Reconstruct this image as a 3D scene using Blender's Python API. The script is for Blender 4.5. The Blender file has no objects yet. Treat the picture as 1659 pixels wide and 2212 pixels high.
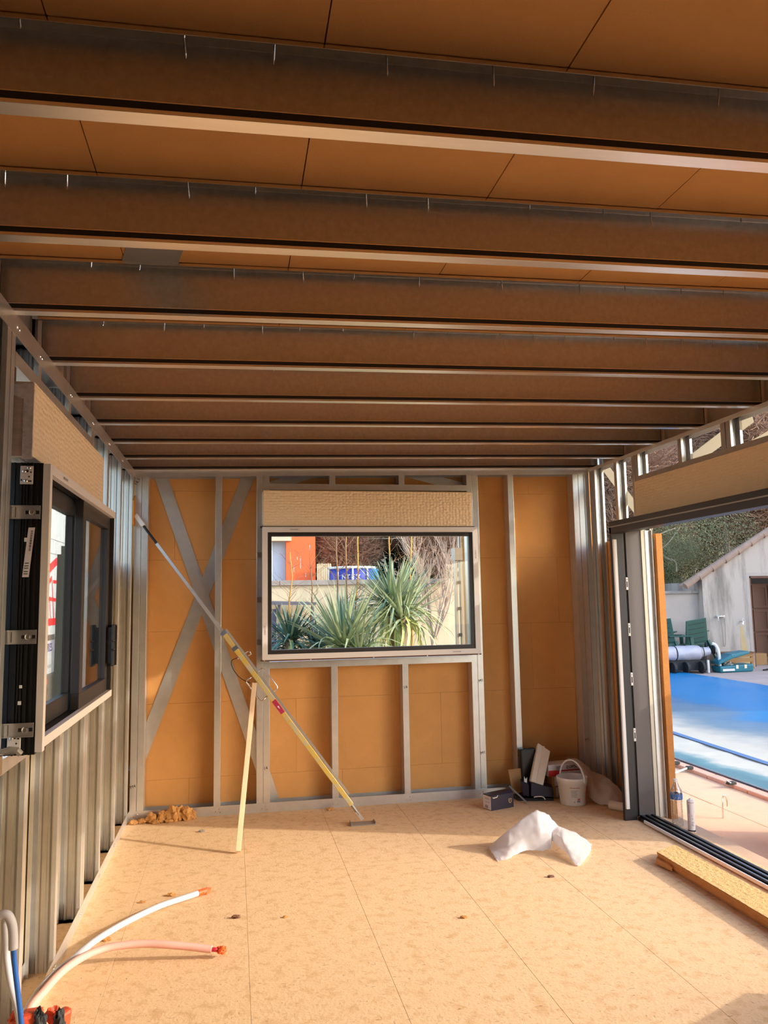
import bpy, bmesh, math, random
from mathutils import Vector, Matrix, noise
C = bpy.context.scene.collection
random.seed(7)
# ------------------------------------------------------------------ camera
cam_d = bpy.data.cameras.new('camera'); cam = bpy.data.objects.new('camera', cam_d); C.objects.link(cam)
cam_d.sensor_fit = 'HORIZONTAL'; cam_d.sensor_width = 36.0; cam_d.lens = 36.0 * 1684.15 / 1659.0
cam_d.clip_start = 0.05; cam_d.clip_end = 500
rv = Vector((0.98214556, -0.18732315, -0.01732469)); uv = Vector((-0.0040383, -0.11306479, 0.99357941)); fv = Vector((0.18807924, 0.97576964, 0.11180255))
cam.matrix_world = Matrix(((rv.x, uv.x, -fv.x, 0.76966), (rv.y, uv.y, -fv.y, 0.0), (rv.z, uv.z, -fv.z, 1.61176), (0, 0, 0, 1)))
bpy.context.scene.camera = cam
# ------------------------------------------------------------------ light, sky, exposure
SUN_EL = 22.5; SA = Vector((0.938, -0.346, 0)).normalized()
sd = (SA * math.cos(math.radians(SUN_EL)) + Vector((0, 0, math.sin(math.radians(SUN_EL)))))
w = bpy.data.worlds.new('sky'); bpy.context.scene.world = w; w.use_nodes = True
nt = w.node_tree; bg = nt.nodes['Background']
sky = nt.nodes.new('ShaderNodeTexSky'); sky.sky_type = 'NISHITA'; sky.sun_disc = False
sky.sun_elevation = math.radians(SUN_EL); sky.sun_rotation = math.atan2(SA.x, SA.y); sky.air_density = 1.0; sky.dust_density = 1.5
nt.links.new(sky.outputs[0], bg.inputs[0]); bg.inputs[1].default_value = 0.72
sl = bpy.data.lights.new('sun', 'SUN'); so = bpy.data.objects.new('sun', sl); C.objects.link(so)
sl.energy = 3.6; sl.angle = math.radians(0.6); sl.color = (1.0, 0.91, 0.78)
so.rotation_euler = sd.to_track_quat('Z', 'Y').to_euler(); so.location = (8, -3, 6)
vs = bpy.context.scene.view_settings
vs.view_transform = 'Standard'; vs.look = 'None'; vs.gamma = 1.0; vs.use_curve_mapping = False; vs.exposure = -0.04

# ------------------------------------------------------------------ materials
def srgb(*c):
    return tuple((x / 255 / 12.92 if x / 255 <= 0.04045 else ((x / 255 + 0.055) / 1.055) ** 2.4) for x in c)
def mat(name, col, rough=0.6, metal=0.0, var=0.0, vscale=8.0, bump=0.0, bscale=60.0, stretch=(1, 1, 1), col2=None, thr=None, spec=0.5, alpha=None, trans=0.0, subsurf=0, coat=0, detail=6, rvar=0.0):
    m = bpy.data.materials.new(name); m.use_nodes = True
    n = m.node_tree.nodes; l = m.node_tree.links; b = n['Principled BSDF']
    b.inputs['Base Color'].default_value = (*col, 1); b.inputs['Roughness'].default_value = rough; b.inputs['Metallic'].default_value = metal
    b.inputs['Specular IOR Level'].default_value = spec; b.inputs['Transmission Weight'].default_value = trans; b.inputs['Coat Weight'].default_value = coat
    if alpha is not None: b.inputs['Alpha'].default_value = alpha
    if var or bump or col2 or rvar:
        tc = n.new('ShaderNodeTexCoord'); mp = n.new('ShaderNodeMapping'); mp.inputs['Scale'].default_value = stretch
        l.new(tc.outputs['Object'], mp.inputs['Vector'])
    if var or col2 or rvar:
        t = n.new('ShaderNodeTexNoise'); t.inputs['Scale'].default_value = vscale; t.inputs['Detail'].default_value = detail; t.inputs['Roughness'].default_value = 0.65
        l.new(mp.outputs[0], t.inputs['Vector'])
        if var or col2:
            r = n.new('ShaderNodeValToRGB'); l.new(t.outputs['Fac'], r.inputs['Fac'])
            if col2:
                lo, hi = thr or (0.35, 0.65)
                r.color_ramp.elements[0].position = lo; r.color_ramp.elements[0].color = (*col2, 1)
                r.color_ramp.elements[1].position = hi; r.color_ramp.elements[1].color = (*col, 1)
            else:
                r.color_ramp.elements[0].position = 0.25; r.color_ramp.elements[0].color = tuple(c * (1 - var) for c in col) + (1,)
                r.color_ramp.elements[1].position = 0.75; r.color_ramp.elements[1].color = tuple(min(1, c * (1 + var)) for c in col) + (1,)
            l.new(r.outputs['Color'], b.inputs['Base Color'])
        if rvar:
            mr = n.new('ShaderNodeMapRange'); mr.inputs['To Min'].default_value = max(0.02, rough - rvar); mr.inputs['To Max'].default_value = min(1, rough + rvar)
            l.new(t.outputs['Fac'], mr.inputs['Value']); l.new(mr.outputs[0], b.inputs['Roughness'])
    if bump:
        t2 = n.new('ShaderNodeTexNoise'); t2.inputs['Scale'].default_value = bscale; t2.inputs['Detail'].default_value = 5; t2.inputs['Roughness'].default_value = 0.7
        l.new(mp.outputs[0], t2.inputs['Vector'])
        bp = n.new('ShaderNodeBump'); bp.inputs['Strength'].default_value = bump; bp.inputs['Distance'].default_value = 0.01
        l.new(t2.outputs['Fac'], bp.inputs['Height']); l.new(bp.outputs[0], b.inputs['Normal'])
    return m
M = {}
M['steel'] = mat('galvanised_steel', (0.66, 0.655, 0.64), 0.32, 0.72, var=0.08, vscale=14, bump=0.03, bscale=25, rvar=0.08)
M['steel_joist'] = mat('galvanised_joist_steel', (0.86, 0.84, 0.80), 0.19, 1.0, var=0.06, vscale=12, bump=0.05, bscale=60, rvar=0.07)
M['steel_bright'] = mat('zinc_bracket', (0.75, 0.75, 0.74), 0.22, 1.0)
M['joist_flange'] = mat('brightened_joist_flange', (0.95, 0.94, 0.91), 0.34, 1.0, var=0.05, vscale=9, stretch=(.4, 3, 3), bump=0.03, bscale=40)  # same joist metal, made lighter to carry the floor light on the underside
M['strap'] = mat('dull_zinc_strap', (0.72, 0.71, 0.69), 0.45, 0.4, var=0.06)
M['joist_web'] = mat('darkened_spangled_web', (0.58, 0.56, 0.52), 0.36, 0.85, var=0.14, vscale=45, bump=0.10, bscale=120, rvar=0.1)  # same joist metal with spangle, base darkened to stand for shade on the web
M['insul'] = mat('wood_fibre_insulation', srgb(214, 157, 96), 0.95, var=0.07, vscale=5, bump=0.25, bscale=160, spec=0.1)
M['insul_cut'] = mat('wood_fibre_rough', srgb(226, 186, 126), 0.95, var=0.10, vscale=90, bump=1.0, bscale=75, spec=0.1)
M['insul_side'] = mat('wood_fibre_side', srgb(216, 150, 88), 0.95, var=0.10, vscale=25, bump=0.5, bscale=110, spec=0.1)
M['membrane'] = mat('grey_membrane', srgb(66, 62, 56), 0.8, var=0.06, vscale=3)
M['sheath'] = mat('grey_beige_sheathing', srgb(152, 136, 108), 0.7, var=0.08, vscale=3)
M['tuft'] = mat('wood_fibre_tuft', srgb(214, 158, 96), 1.0, var=0.25, vscale=30, bump=1.0, bscale=90, spec=0.05)
M['dark'] = mat('anthracite_aluminium', srgb(52, 48, 48), 0.42, 0.2, bump=0.05, bscale=300)
M['darkgrey'] = mat('grey_lacquered_aluminium', srgb(104, 98, 95), 0.5, 0.15, bump=0.06, bscale=300)
M['black'] = mat('black_profile', srgb(18, 17, 19), 0.4, 0.0, var=0.15, stretch=(40, 40, 0.2), vscale=3)
M['gasket'] = mat('black_rubber', (0.01, 0.01, 0.011), 0.5)
M['white_frame'] = mat('white_aluminium', srgb(226, 220, 216), 0.35, 0.0)
M['white'] = mat('white_plastic', srgb(232, 230, 226), 0.4)
M['ivory'] = mat('cream_plastic_strip', srgb(214, 208, 186), 0.4)
M['label'] = mat('paper_label', srgb(222, 214, 214), 0.7)
M['ink'] = mat('black_ink', (0.015, 0.013, 0.012), 0.7)
M['ink_grey'] = mat('grey_print', srgb(150, 140, 140), 0.7)
M['wood'] = mat('pale_pine', srgb(226, 194, 156), 0.65, var=0.10, vscale=6, stretch=(1, 1, 0.08), bump=0.1, bscale=40)
M['cardboard'] = mat('brown_cardboard', srgb(176, 132, 84), 0.85, var=0.06, vscale=12)
M['navy'] = mat('navy_carton', srgb(33, 24, 44), 0.5, var=0.05)
M['blackbag'] = mat('black_plastic', (0.012, 0.012, 0.013), 0.35)
M['paper'] = mat('pale_wrapping_paper', srgb(226, 208, 184), 0.8, var=0.04, vscale=20, bump=0.15, bscale=25)
M['red'] = mat('red_carton', srgb(196, 38, 34), 0.5)
M['bucketw'] = mat('white_bucket_plastic', srgb(232, 222, 208), 0.38, var=0.03)
M['orange'] = mat('orange_plastic', srgb(238, 96, 40), 0.45)
M['tape_red'] = mat('dirty_red_tape', srgb(196, 74, 40), 0.4, bump=0.4, bscale=60, var=.15, vscale=14)
M['tape'] = mat('orange_tape', srgb(240, 92, 36), 0.4, bump=0.4, bscale=60)
M['pipe_white'] = mat('white_foam_sleeve', srgb(188, 186, 192), 0.6, bump=0.15, bscale=200)
M['pipe_pink'] = mat('pink_foam_sleeve', srgb(224, 170, 158), 0.6, bump=0.15, bscale=200)
M['pipe_blue'] = mat('blue_plastic_pipe', srgb(24, 84, 158), 0.35)
M['pipe_red'] = mat('red_plastic_pipe', srgb(190, 40, 60), 0.4)
M['yellow_pole'] = mat('worn_yellow_paint', srgb(226, 196, 96), 0.4, 0.35, var=0.1, vscale=20, col2=srgb(206, 200, 176), thr=(0.42, 0.56))
M['bolt'] = mat('bolt_steel', (0.55, 0.55, 0.53), 0.3, 1.0)
# foil tape on the shutter box end
M['foil'] = mat('silver_tape', srgb(190, 182, 184), 0.4, 0.25, var=0.3, vscale=40, bump=0.4, bscale=60)
M['boxend'] = mat('grey_brown_board', srgb(170, 150, 134), 0.7, var=0.18, vscale=5, stretch=(1, 1, 10))
M['terrace'] = mat('tan_concrete_slab', srgb(206, 172, 142), 0.9, var=0.10, vscale=3, bump=0.2, bscale=40)
M['paving'] = mat('pink_paving', srgb(176, 156, 148), 0.9, var=0.14, vscale=1.5, bump=0.2, bscale=20)
M['coping'] = mat('pink_stone_coping', srgb(206, 160, 140), 0.85, var=0.12, vscale=6, bump=0.2, bscale=30)
M['ground'] = mat('gravel_earth', srgb(150, 136, 118), 1.0, var=0.25, vscale=6, bump=0.4, bscale=20)
M['render'] = mat('stained_render', srgb(190, 176, 164), 0.95, bump=0.5, bscale=60, vscale=1.3, stretch=(1.6, 1.6, 0.28), col2=srgb(136, 126, 116), thr=(0.34, 0.52))
M['render_plain'] = mat('beige_render', srgb(204, 188, 160), 0.95, var=0.06, vscale=4, bump=0.5, bscale=60)
M['render_pink'] = mat('pinkish_render', srgb(182, 168, 158), 0.95, var=0.08, vscale=3, bump=0.5, bscale=50)
M['cap'] = mat('grey_wall_cap', srgb(150, 142, 136), 0.9, var=0.2, vscale=6)
M['tile'] = mat('clay_roof_tile', srgb(160, 132, 114), 0.9, var=0.22, vscale=4, bump=0.3, bscale=20)
M['door_wood'] = mat('dark_brown_wood', srgb(110, 70, 50), 0.55, var=0.15, vscale=4, stretch=(6, 6, 0.4))
M['green'] = mat('green_plastic', srgb(42, 82, 72), 0.45, var=0.05)
M['roll'] = mat('silver_bubble_cover', srgb(172, 170, 182), 0.4, 0.1, bump=0.6, bscale=14, var=0.08)
M['teal'] = mat('teal_plastic_case', srgb(26, 112, 128), 0.45)
M['chrome'] = mat('chrome', (0.8, 0.8, 0.82), 0.12, 1.0)
M['hose'] = mat('grey_hose', srgb(150, 146, 140), 0.4, 0.3)
M['rubber'] = mat('dark_rubber', srgb(32, 34, 36), 0.7)
M['bark'] = mat('grey_bark', srgb(150, 132, 112), 0.95, var=0.2, vscale=8)
M['brownstem'] = mat('brown_stem', srgb(150, 112, 80), 0.8, var=0.25, vscale=8)
M['gold'] = mat('golden_stem', srgb(206, 152, 78), 0.7, var=0.25, vscale=8)
M['twig'] = mat('pale_twig', srgb(190, 166, 146), 0.9, var=0.2)
M['brown_leaf'] = mat('dry_brown_leaf', srgb(156, 122, 98), 0.9, var=0.35, vscale=3)
M['green_leaf'] = mat('dark_green_leaf', srgb(56, 80, 38), 0.8, var=0.4, vscale=2)
M['olive_leaf'] = mat('grey_green_leaf', srgb(122, 126, 92), 0.8, var=0.3, vscale=2)
M['pine_leaf'] = mat('very_dark_leaf', srgb(46, 58, 40), 0.9, var=0.4, vscale=2)
M['yucca'] = mat('yucca_leaf', srgb(160, 174, 136), 0.4, var=0.18, vscale=3)
M['yucca_dark'] = mat('yucca_leaf_dark', srgb(86, 120, 106), 0.4, var=0.2, vscale=3)
M['yucca_pale'] = mat('yucca_leaf_pale', srgb(196, 206, 128), 0.45, var=0.12, vscale=3)
M['house_orange'] = mat('orange_render', srgb(236, 108, 62), 0.9, var=0.04, vscale=6)
M['house_blue'] = mat('pale_blue_render', srgb(200, 212, 232), 0.9)
M['alu'] = mat('ladder_aluminium', (0.56, 0.50, 0.43), 0.45, 0.5)
M['bluetarp'] = mat('blue_pvc', srgb(40, 62, 168), 0.5)
M['skyblue'] = mat('light_blue_pvc', srgb(70, 150, 226), 0.5)
M['van'] = mat('white_van_paint', srgb(208, 214, 216), 0.35)
M['vanred'] = mat('red_lettering', srgb(236, 40, 44), 0.5)
M['vanblue'] = mat('blue_lettering', srgb(40, 44, 110), 0.5)
M['vandark'] = mat('grey_bumper', srgb(96, 94, 88), 0.6)
M['slate'] = mat('dark_grey_metal', srgb(98, 98, 110), 0.5, 0.2)
# translucent sheets
def cloth_mat(name, col, tr, rough=0.5):
    m = bpy.data.materials.new(name); m.use_nodes = True; n = m.node_tree.nodes; l = m.node_tree.links
    b = n['Principled BSDF']; b.inputs['Base Color'].default_value = (*col, 1); b.inputs['Roughness'].default_value = rough
    t = n.new('ShaderNodeBsdfTranslucent'); t.inputs['Color'].default_value = (*col, 1)
    mx = n.new('ShaderNodeMixShader'); mx.inputs[0].default_value = tr
    l.new(b.outputs[0], mx.inputs[1]); l.new(t.outputs[0], mx.inputs[2]); l.new(mx.outputs[0], n['Material Output'].inputs['Surface'])
    return m
M['bag'] = cloth_mat('white_plastic_bag', srgb(226, 224, 228), 0.45, 0.35)
M['membrane_strip'] = cloth_mat('translucent_cream_strip', srgb(214, 210, 198), 0.55, 0.45)
M['film'] = cloth_mat('milky_plastic_film', srgb(222, 208, 190), 0.4, 0.35)
def glass_mat(name, tint=(0.97, 0.985, 0.98), power=5.0, f0=0.045):
    m = bpy.data.materials.new(name); m.use_nodes = True; n = m.node_tree.nodes; l = m.node_tree.links
    n.remove(n['Principled BSDF'])
    tr = n.new('ShaderNodeBsdfTransparent'); tr.inputs[0].default_value = (*tint, 1)
    gl = n.new('ShaderNodeBsdfGlossy'); gl.inputs['Roughness'].default_value = 0.01
    lw = n.new('ShaderNodeLayerWeight'); lw.inputs[0].default_value = 0.5
    pw = n.new('ShaderNodeMath'); pw.operation = 'POWER'; l.new(lw.outputs['Facing'], pw.inputs[0]); pw.inputs[1].default_value = power
    ma = n.new('ShaderNodeMath'); ma.operation = 'MULTIPLY_ADD'; l.new(pw.outputs[0], ma.inputs[0]); ma.inputs[1].default_value = 1 - f0; ma.inputs[2].default_value = f0
    mx = n.new('ShaderNodeMixShader'); l.new(ma.outputs[0], mx.inputs[0]); l.new(tr.outputs[0], mx.inputs[1]); l.new(gl.outputs[0], mx.inputs[2])
    l.new(mx.outputs[0], n['Material Output'].inputs['Surface']); return m
M['glass'] = glass_mat('window_glass')
M['pet'] = glass_mat('clear_bottle_plastic', (0.88, 0.91, 0.92), 2.0, 0.15)
# floor boards: pressed flakes under fine dust
def osb():
    m = bpy.data.materials.new('flake_board'); m.use_nodes = True; n = m.node_tree.nodes; l = m.node_tree.links; b = n['Principled BSDF']
    tc = n.new('ShaderNodeTexCoord'); g = n.new('ShaderNodeNewGeometry')
    base = srgb(227, 191, 148); dark = srgb(212, 173, 128); fleck = srgb(150, 112, 74)
    n1 = n.new('ShaderNodeTexNoise'); n1.inputs['Scale'].default_value = 16; n1.inputs['Detail'].default_value = 8; l.new(g.outputs['Position'], n1.inputs['Vector'])
    v = n.new('ShaderNodeTexVoronoi'); v.inputs['Scale'].default_value = 34; l.new(g.outputs['Position'], v.inputs['Vector'])
    r1 = n.new('ShaderNodeValToRGB'); r1.color_ramp.elements[0].position = 0.38; r1.color_ramp.elements[0].color = (*dark, 1); r1.color_ramp.elements[1].position = 0.62; r1.color_ramp.elements[1].color = (*base, 1)
    mixv = n.new('ShaderNodeMath'); mixv.operation = 'MULTIPLY_ADD'; sep = n.new('ShaderNodeSeparateColor'); l.new(v.outputs['Color'], sep.inputs[0])
    l.new(sep.outputs[0], mixv.inputs[0]); mixv.inputs[1].default_value = 0.22
    l.new(n1.outputs['Fac'], mixv.inputs[2]); l.new(mixv.outputs[0], r1.inputs['Fac'])
    out = r1.outputs['Color']
    for sc, st, rot, lo in ((24, (1, 6, 1), 0.5, 0.66), (26, (6, 1, 1), 0.3, 0.665), (20, (1, 5, 1), -0.8, 0.66), (70, (1, 1, 1), 0, 0.685)):
        mp = n.new('ShaderNodeMapping'); mp.inputs['Scale'].default_value = st; mp.inputs['Rotation'].default_value = (0, 0, rot); l.new(g.outputs['Position'], mp.inputs['Vector'])
        t = n.new('ShaderNodeTexNoise'); t.inputs['Scale'].default_value = sc; t.inputs['Detail'].default_value = 3; l.new(mp.outputs[0], t.inputs['Vector'])
        rr = n.new('ShaderNodeValToRGB'); rr.color_ramp.elements[0].position = lo; rr.color_ramp.elements[0].color = (0, 0, 0, 1); rr.color_ramp.elements[1].position = lo + 0.06; rr.color_ramp.elements[1].color = (0.75, 0.75, 0.75, 1)
        l.new(t.outputs['Fac'], rr.inputs['Fac'])
        mx = n.new('ShaderNodeMix'); mx.data_type = 'RGBA'; l.new(rr.outputs['Color'], mx.inputs['Factor']); l.new(out, mx.inputs['A']); mx.inputs['B'].default_value = (*fleck, 1)
        out = mx.outputs['Result']
    l.new(out, b.inputs['Base Color']); b.inputs['Roughness'].default_value = 0.85; b.inputs['Specular IOR Level'].default_value = 0.2
    n2 = n.new('ShaderNodeTexNoise'); n2.inputs['Scale'].default_value = 70; n2.inputs['Detail'].default_value = 6; l.new(g.outputs['Position'], n2.inputs['Vector'])
    bp = n.new('ShaderNodeBump'); bp.inputs['Strength'].default_value = 0.35; bp.inputs['Distance'].default_value = 0.006; l.new(n2.outputs['Fac'], bp.inputs['Height']); l.new(bp.outputs[0], b.inputs['Normal'])
    return m
M['osb'] = osb()
# embossed shutter-box foam: small raised scales in staggered rows
def emboss():
    m = bpy.data.materials.new('embossed_foam'); m.use_nodes = True; n = m.node_tree.nodes; l = m.node_tree.links; b = n['Principled BSDF']
    b.inputs['Base Color'].default_value = (*srgb(244, 218, 178), 1); b.inputs['Roughness'].default_value = 0.6
    tc = n.new('ShaderNodeTexCoord'); mp = n.new('ShaderNodeMapping'); mp.inputs['Scale'].default_value = (36, 36, 48); l.new(tc.outputs['Object'], mp.inputs['Vector'])
    v = n.new('ShaderNodeTexVoronoi'); v.inputs['Scale'].default_value = 1.0; v.inputs['Randomness'].default_value = 0.45; l.new(mp.outputs[0], v.inputs['Vector'])
    bp = n.new('ShaderNodeBump'); bp.inputs['Strength'].default_value = 0.8; bp.inputs['Distance'].default_value = 0.010; bp.invert = True
    l.new(v.outputs['Distance'], bp.inputs['Height']); l.new(bp.outputs[0], b.inputs['Normal']); return m
M['emboss'] = emboss()
def cover_mat():
    m = bpy.data.materials.new('blue_pool_cover'); m.use_nodes = True; n = m.node_tree.nodes; l = m.node_tree.links; b = n['Principled BSDF']
    g = n.new('ShaderNodeNewGeometry'); sx = n.new('ShaderNodeSeparateXYZ'); l.new(g.outputs['Position'], sx.inputs[0])
    t = n.new('ShaderNodeTexNoise'); t.inputs['Scale'].default_value = 0.55; t.inputs['Detail'].default_value = 9; t.inputs['Roughness'].default_value = 0.62; l.new(g.outputs['Position'], t.inputs['Vector'])
    # pale grey band along the near half of the cover, broken up by noise
    d = n.new('ShaderNodeMapRange'); l.new(sx.outputs['X'], d.inputs['Value']); d.inputs['From Min'].default_value = 5.3; d.inputs['From Max'].default_value = 10.6; d.clamp = False
    k = n.new('ShaderNodeMath'); k.operation = 'MULTIPLY_ADD'; l.new(t.outputs['Fac'], k.inputs[0]); k.inputs[1].default_value = 0.42; l.new(d.outputs[0], k.inputs[2])
    r = n.new('ShaderNodeValToRGB'); l.new(k.outputs[0], r.inputs['Fac'])
    e = r.color_ramp.elements; e[0].position = 0.28; e[0].color = (*srgb(74, 118, 132), 1); e[1].position = 0.90; e[1].color = (*srgb(18, 128, 188), 1)
    for p_, c_ in ((0.32, (96, 140, 150)), (0.365, (192, 192, 182)), (0.50, (194, 190, 178)), (0.57, (150, 158, 162)), (0.63, (104, 132, 152)), (0.74, (84, 124, 158)), (0.80, (32, 122, 178))):
        x = e.new(p_); x.color = (*srgb(*c_), 1)
    l.new(r.outputs['Color'], b.inputs['Base Color']); b.inputs['Roughness'].default_value = 0.35
    t2 = n.new('ShaderNodeTexNoise'); t2.inputs['Scale'].default_value = 3; l.new(g.outputs['Position'], t2.inputs['Vector'])
    bp = n.new('ShaderNodeBump'); bp.inputs['Strength'].default_value = 0.3; bp.inputs['Distance'].default_value = 0.05; l.new(t2.outputs['Fac'], bp.inputs['Height']); l.new(bp.outputs[0], b.inputs['Normal'])
    return m
M['cover'] = cover_mat()

# ------------------------------------------------------------------ mesh helpers
ORG = {}
class MB:
    def __init__(s): s.v = []; s.f = []
    def add(s, vs, fs):
        o = len(s.v); s.v += [tuple(v) for v in vs]; s.f += [tuple(i + o for i in f) for f in fs]; return s
    def box(s, x0, y0, z0, x1, y1, z1):
        x0, x1 = sorted((x0, x1)); y0, y1 = sorted((y0, y1)); z0, z1 = sorted((z0, z1))
        return s.add([(x0, y0, z0), (x1, y0, z0), (x1, y1, z0), (x0, y1, z0), (x0, y0, z1), (x1, y0, z1), (x1, y1, z1), (x0, y1, z1)],
                     [(0, 3, 2, 1), (4, 5, 6, 7), (0, 1, 5, 4), (1, 2, 6, 5), (2, 3, 7, 6), (3, 0, 4, 7)])
    def hexa(s, p):      # 8 points, bottom ring then top ring
        return s.add(p, [(0, 3, 2, 1), (4, 5, 6, 7), (0, 1, 5, 4), (1, 2, 6, 5), (2, 3, 7, 6), (3, 0, 4, 7)])
    def bar(s, a, b, wd, ht, up=(0, 0, 1)):
        a = Vector(a); b = Vector(b); d = (b - a).normalized(); up = Vector(up)
        if abs(d.dot(up)) > 0.98: up = Vector((0, 1, 0))
        r = d.cross(up).normalized(); u = r.cross(d)
        P = [q + r * sx * wd / 2 + u * sy * ht / 2 for q in (a, b) for sx, sy in ((-1, -1), (1, -1), (1, 1), (-1, 1))]
        return s.hexa(P)
    def prism(s, poly, ext):
        n = len(poly); ext = Vector(ext); P = [Vector(p) for p in poly]; Q = [p + ext for p in P]
        return s.add(P + Q, [tuple(range(n))[::-1], tuple(range(n, 2 * n))] + [(i, (i + 1) % n, n + (i + 1) % n, n + i) for i in range(n)])
    def tube(s, pts, r, n=8, caps=True):
        pts = [Vector(p) for p in pts]; rs = r if isinstance(r, (list, tuple)) else [r] * len(pts)
        N = None; rings = []
        for i, p in enumerate(pts):
            d = (pts[min(i + 1, len(pts) - 1)] - pts[max(i - 1, 0)]).normalized()
            if N is None: N = d.orthogonal().normalized()
            N = (N - d * N.dot(d)).normalized(); B = d.cross(N)
            rings.append([p + (N * math.cos(2 * math.pi * k / n) + B * math.sin(2 * math.pi * k / n)) * rs[i] for k in range(n)])
        V = [v for q in rings for v in q]; F = []
        for i in range(len(pts) - 1):
            for k in range(n): F.append((i * n + k, i * n + (k + 1) % n, (i + 1) * n + (k + 1) % n, (i + 1) * n + k))
        if caps: F += [tuple(range(n))[::-1], tuple((len(pts) - 1) * n + k for k in range(n))]
        return s.add(V, F)
    def lathe(s, c, prof, n=20, ax=(0, 0, 1)):
        ax = Vector(ax).normalized(); c = Vector(c); N = ax.orthogonal().normalized(); B = ax.cross(N); V = []; F = []
        for r, z in prof:
            V += [c + ax * z + (N * math.cos(2 * math.pi * k / n) + B * math.sin(2 * math.pi * k / n)) * r for k in range(n)]
        for i in range(len(prof) - 1):
            for k in range(n): F.append((i * n + k, i * n + (k + 1) % n, (i + 1) * n + (k + 1) % n, (i + 1) * n + k))
        return s.add(V, F)
    def chan(s, A, B, u, v, d, b, l=0.018, t=0.002, ribs=False):      # lipped C profile: web along u (depth d), flanges along v (width b)
        A = Vector(A); B = Vector(B); u = Vector(u); v = Vector(v)
        pr = [(0, 0), (d, 0), (d, b), (d - l, b), (d - l, b - t), (d - t, b - t), (d - t, t), (t, t), (t, b - t), (l, b - t), (l, b), (0, b)] if l else \
             [(0, 0), (d, 0), (d, b), (d - t, b), (d - t, t), (t, t), (t, b), (0, b)]
        if ribs:
            k = 0.007; o = [(d * .26, 0), (d * .30, k), (d * .38, k), (d * .42, 0), (d * .58, 0), (d * .62, k), (d * .70, k), (d * .74, 0)]
            i0 = [(x, y + t) for x, y in o[::-1]]
            pr = pr[:1] + o + pr[1:7] + i0 + pr[7:]
        P = [A + u * x + v * y for x, y in pr]
        return s.prism(P, B - A)
    def ngon(s, pts): return s.add(pts, [tuple(range(len(pts)))])
    def build(s, name, m, parent=None, org=None, smooth=False, bevel=0, sub=0):
        o = Vector(org) if org is not None else (Vector(ORG[parent.name]) if parent else Vector((0, 0, 0)))
        me = bpy.data.meshes.new(name); me.from_pydata([tuple(Vector(p) - o) for p in s.v], [], s.f); me.update()
        bm = bmesh.new(); bm.from_mesh(me); bmesh.ops.recalc_face_normals(bm, faces=bm.faces); bm.to_mesh(me); bm.free()
        if m: me.materials.append(m)
        if smooth:
            for p in me.polygons: p.use_smooth = True
        ob = bpy.data.objects.new(name, me); C.objects.link(ob)
        if parent:
            ob.parent = parent; ob.location = o - Vector(ORG[parent.name])
        else: ob.location = o
        ORG[ob.name] = tuple(o)
        if bevel:
            md = ob.modifiers.new('bevel', 'BEVEL'); md.width = bevel; md.segments = 2; md.limit_method = 'ANGLE'
        if sub:
            md = ob.modifiers.new('subdivision', 'SUBSURF'); md.levels = sub; md.render_levels = sub
        return ob
def empty(name, loc):
    o = bpy.data.objects.new(name, None); C.objects.link(o); o.location = loc; o.empty_display_size = 0.1; ORG[o.name] = tuple(loc); return o
def thing(o, label, cat, group=None):
    o['label'] = label; o['category'] = cat
    if group: o['group'] = group
    return o
def struct(o): o['kind'] = 'structure'; return o
def stuff(o): o['kind'] = 'stuff'; return o
def T(name, loc, label, cat, group=None): return thing(empty(name, loc), label, cat, group)
def inst(name, me, loc, parent, rot=None, scale=None):
    ob = bpy.data.objects.new(name, me); C.objects.link(ob)
    ob.parent = parent; ob.location = Vector(loc) - Vector(ORG[parent.name])
    if rot is not None: ob.rotation_euler = rot
    if scale is not None: ob.scale = scale
    ORG[ob.name] = tuple(loc); return ob
def text(name, s, size, o, xd, yd, m, parent, bold=0.0, lift=0.0006):
    cu = bpy.data.curves.new(name, 'FONT'); cu.body = s; cu.size = size; cu.offset = bold; cu.resolution_u = 3
    to = bpy.data.objects.new(name + '_tmp', cu); me = bpy.data.meshes.new_from_object(to); bpy.data.objects.remove(to); bpy.data.curves.remove(cu)
    xd = Vector(xd).normalized(); yd = Vector(yd).normalized(); nz = xd.cross(yd); o = Vector(o) + nz * lift; po = Vector(ORG[parent.name])
    for v in me.vertices: v.co = o + xd * v.co.x + yd * v.co.y + nz * v.co.z - po
    me.materials.clear(); me.materials.append(m); me.name = name
    ob = bpy.data.objects.new(name, me); C.objects.link(ob); ob.parent = parent; ORG[ob.name] = tuple(po); return ob
X, Y, Z = Vector((1, 0, 0)), Vector((0, 1, 0)), Vector((0, 0, 1))

# ------------------------------------------------------------------ room shell
D = 6.293; WR = 3.813; SD = 0.12          # back wall plane, right wall plane, stud depth
def ceil_z(x): return 2.65 + 0.0184 * x
YB = -1.4                                  # behind the photographer
fl = struct(empty('floor', (1.8, 2.5, 0)))
MB().box(-0.16, YB - 0.2, -0.10, 3.86, 6.45, -0.022).build('subfloor', M['osb'], fl)
xs = [-0.16, 0.24, 0.84, 1.44, 2.04, 2.64, 3.24, 3.86]
for i in range(len(xs) - 1):
    yy = YB - 0.2 + (0.9 if i % 2 else 0.0)
    cuts = [YB - 0.2] + [y for y in (yy + 0.6, yy + 3.1, yy + 5.6) if YB < y < 6.3] + [6.45]
    for a, b in zip(cuts, cuts[1:]):
        g = 0.0006
        MB().box(xs[i] + g, a + g, -0.022, xs[i + 1] - g, b - g, random.uniform(-0.0006, 0.0)).build('floor_board', M['osb'], fl, bevel=0.0006)
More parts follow.
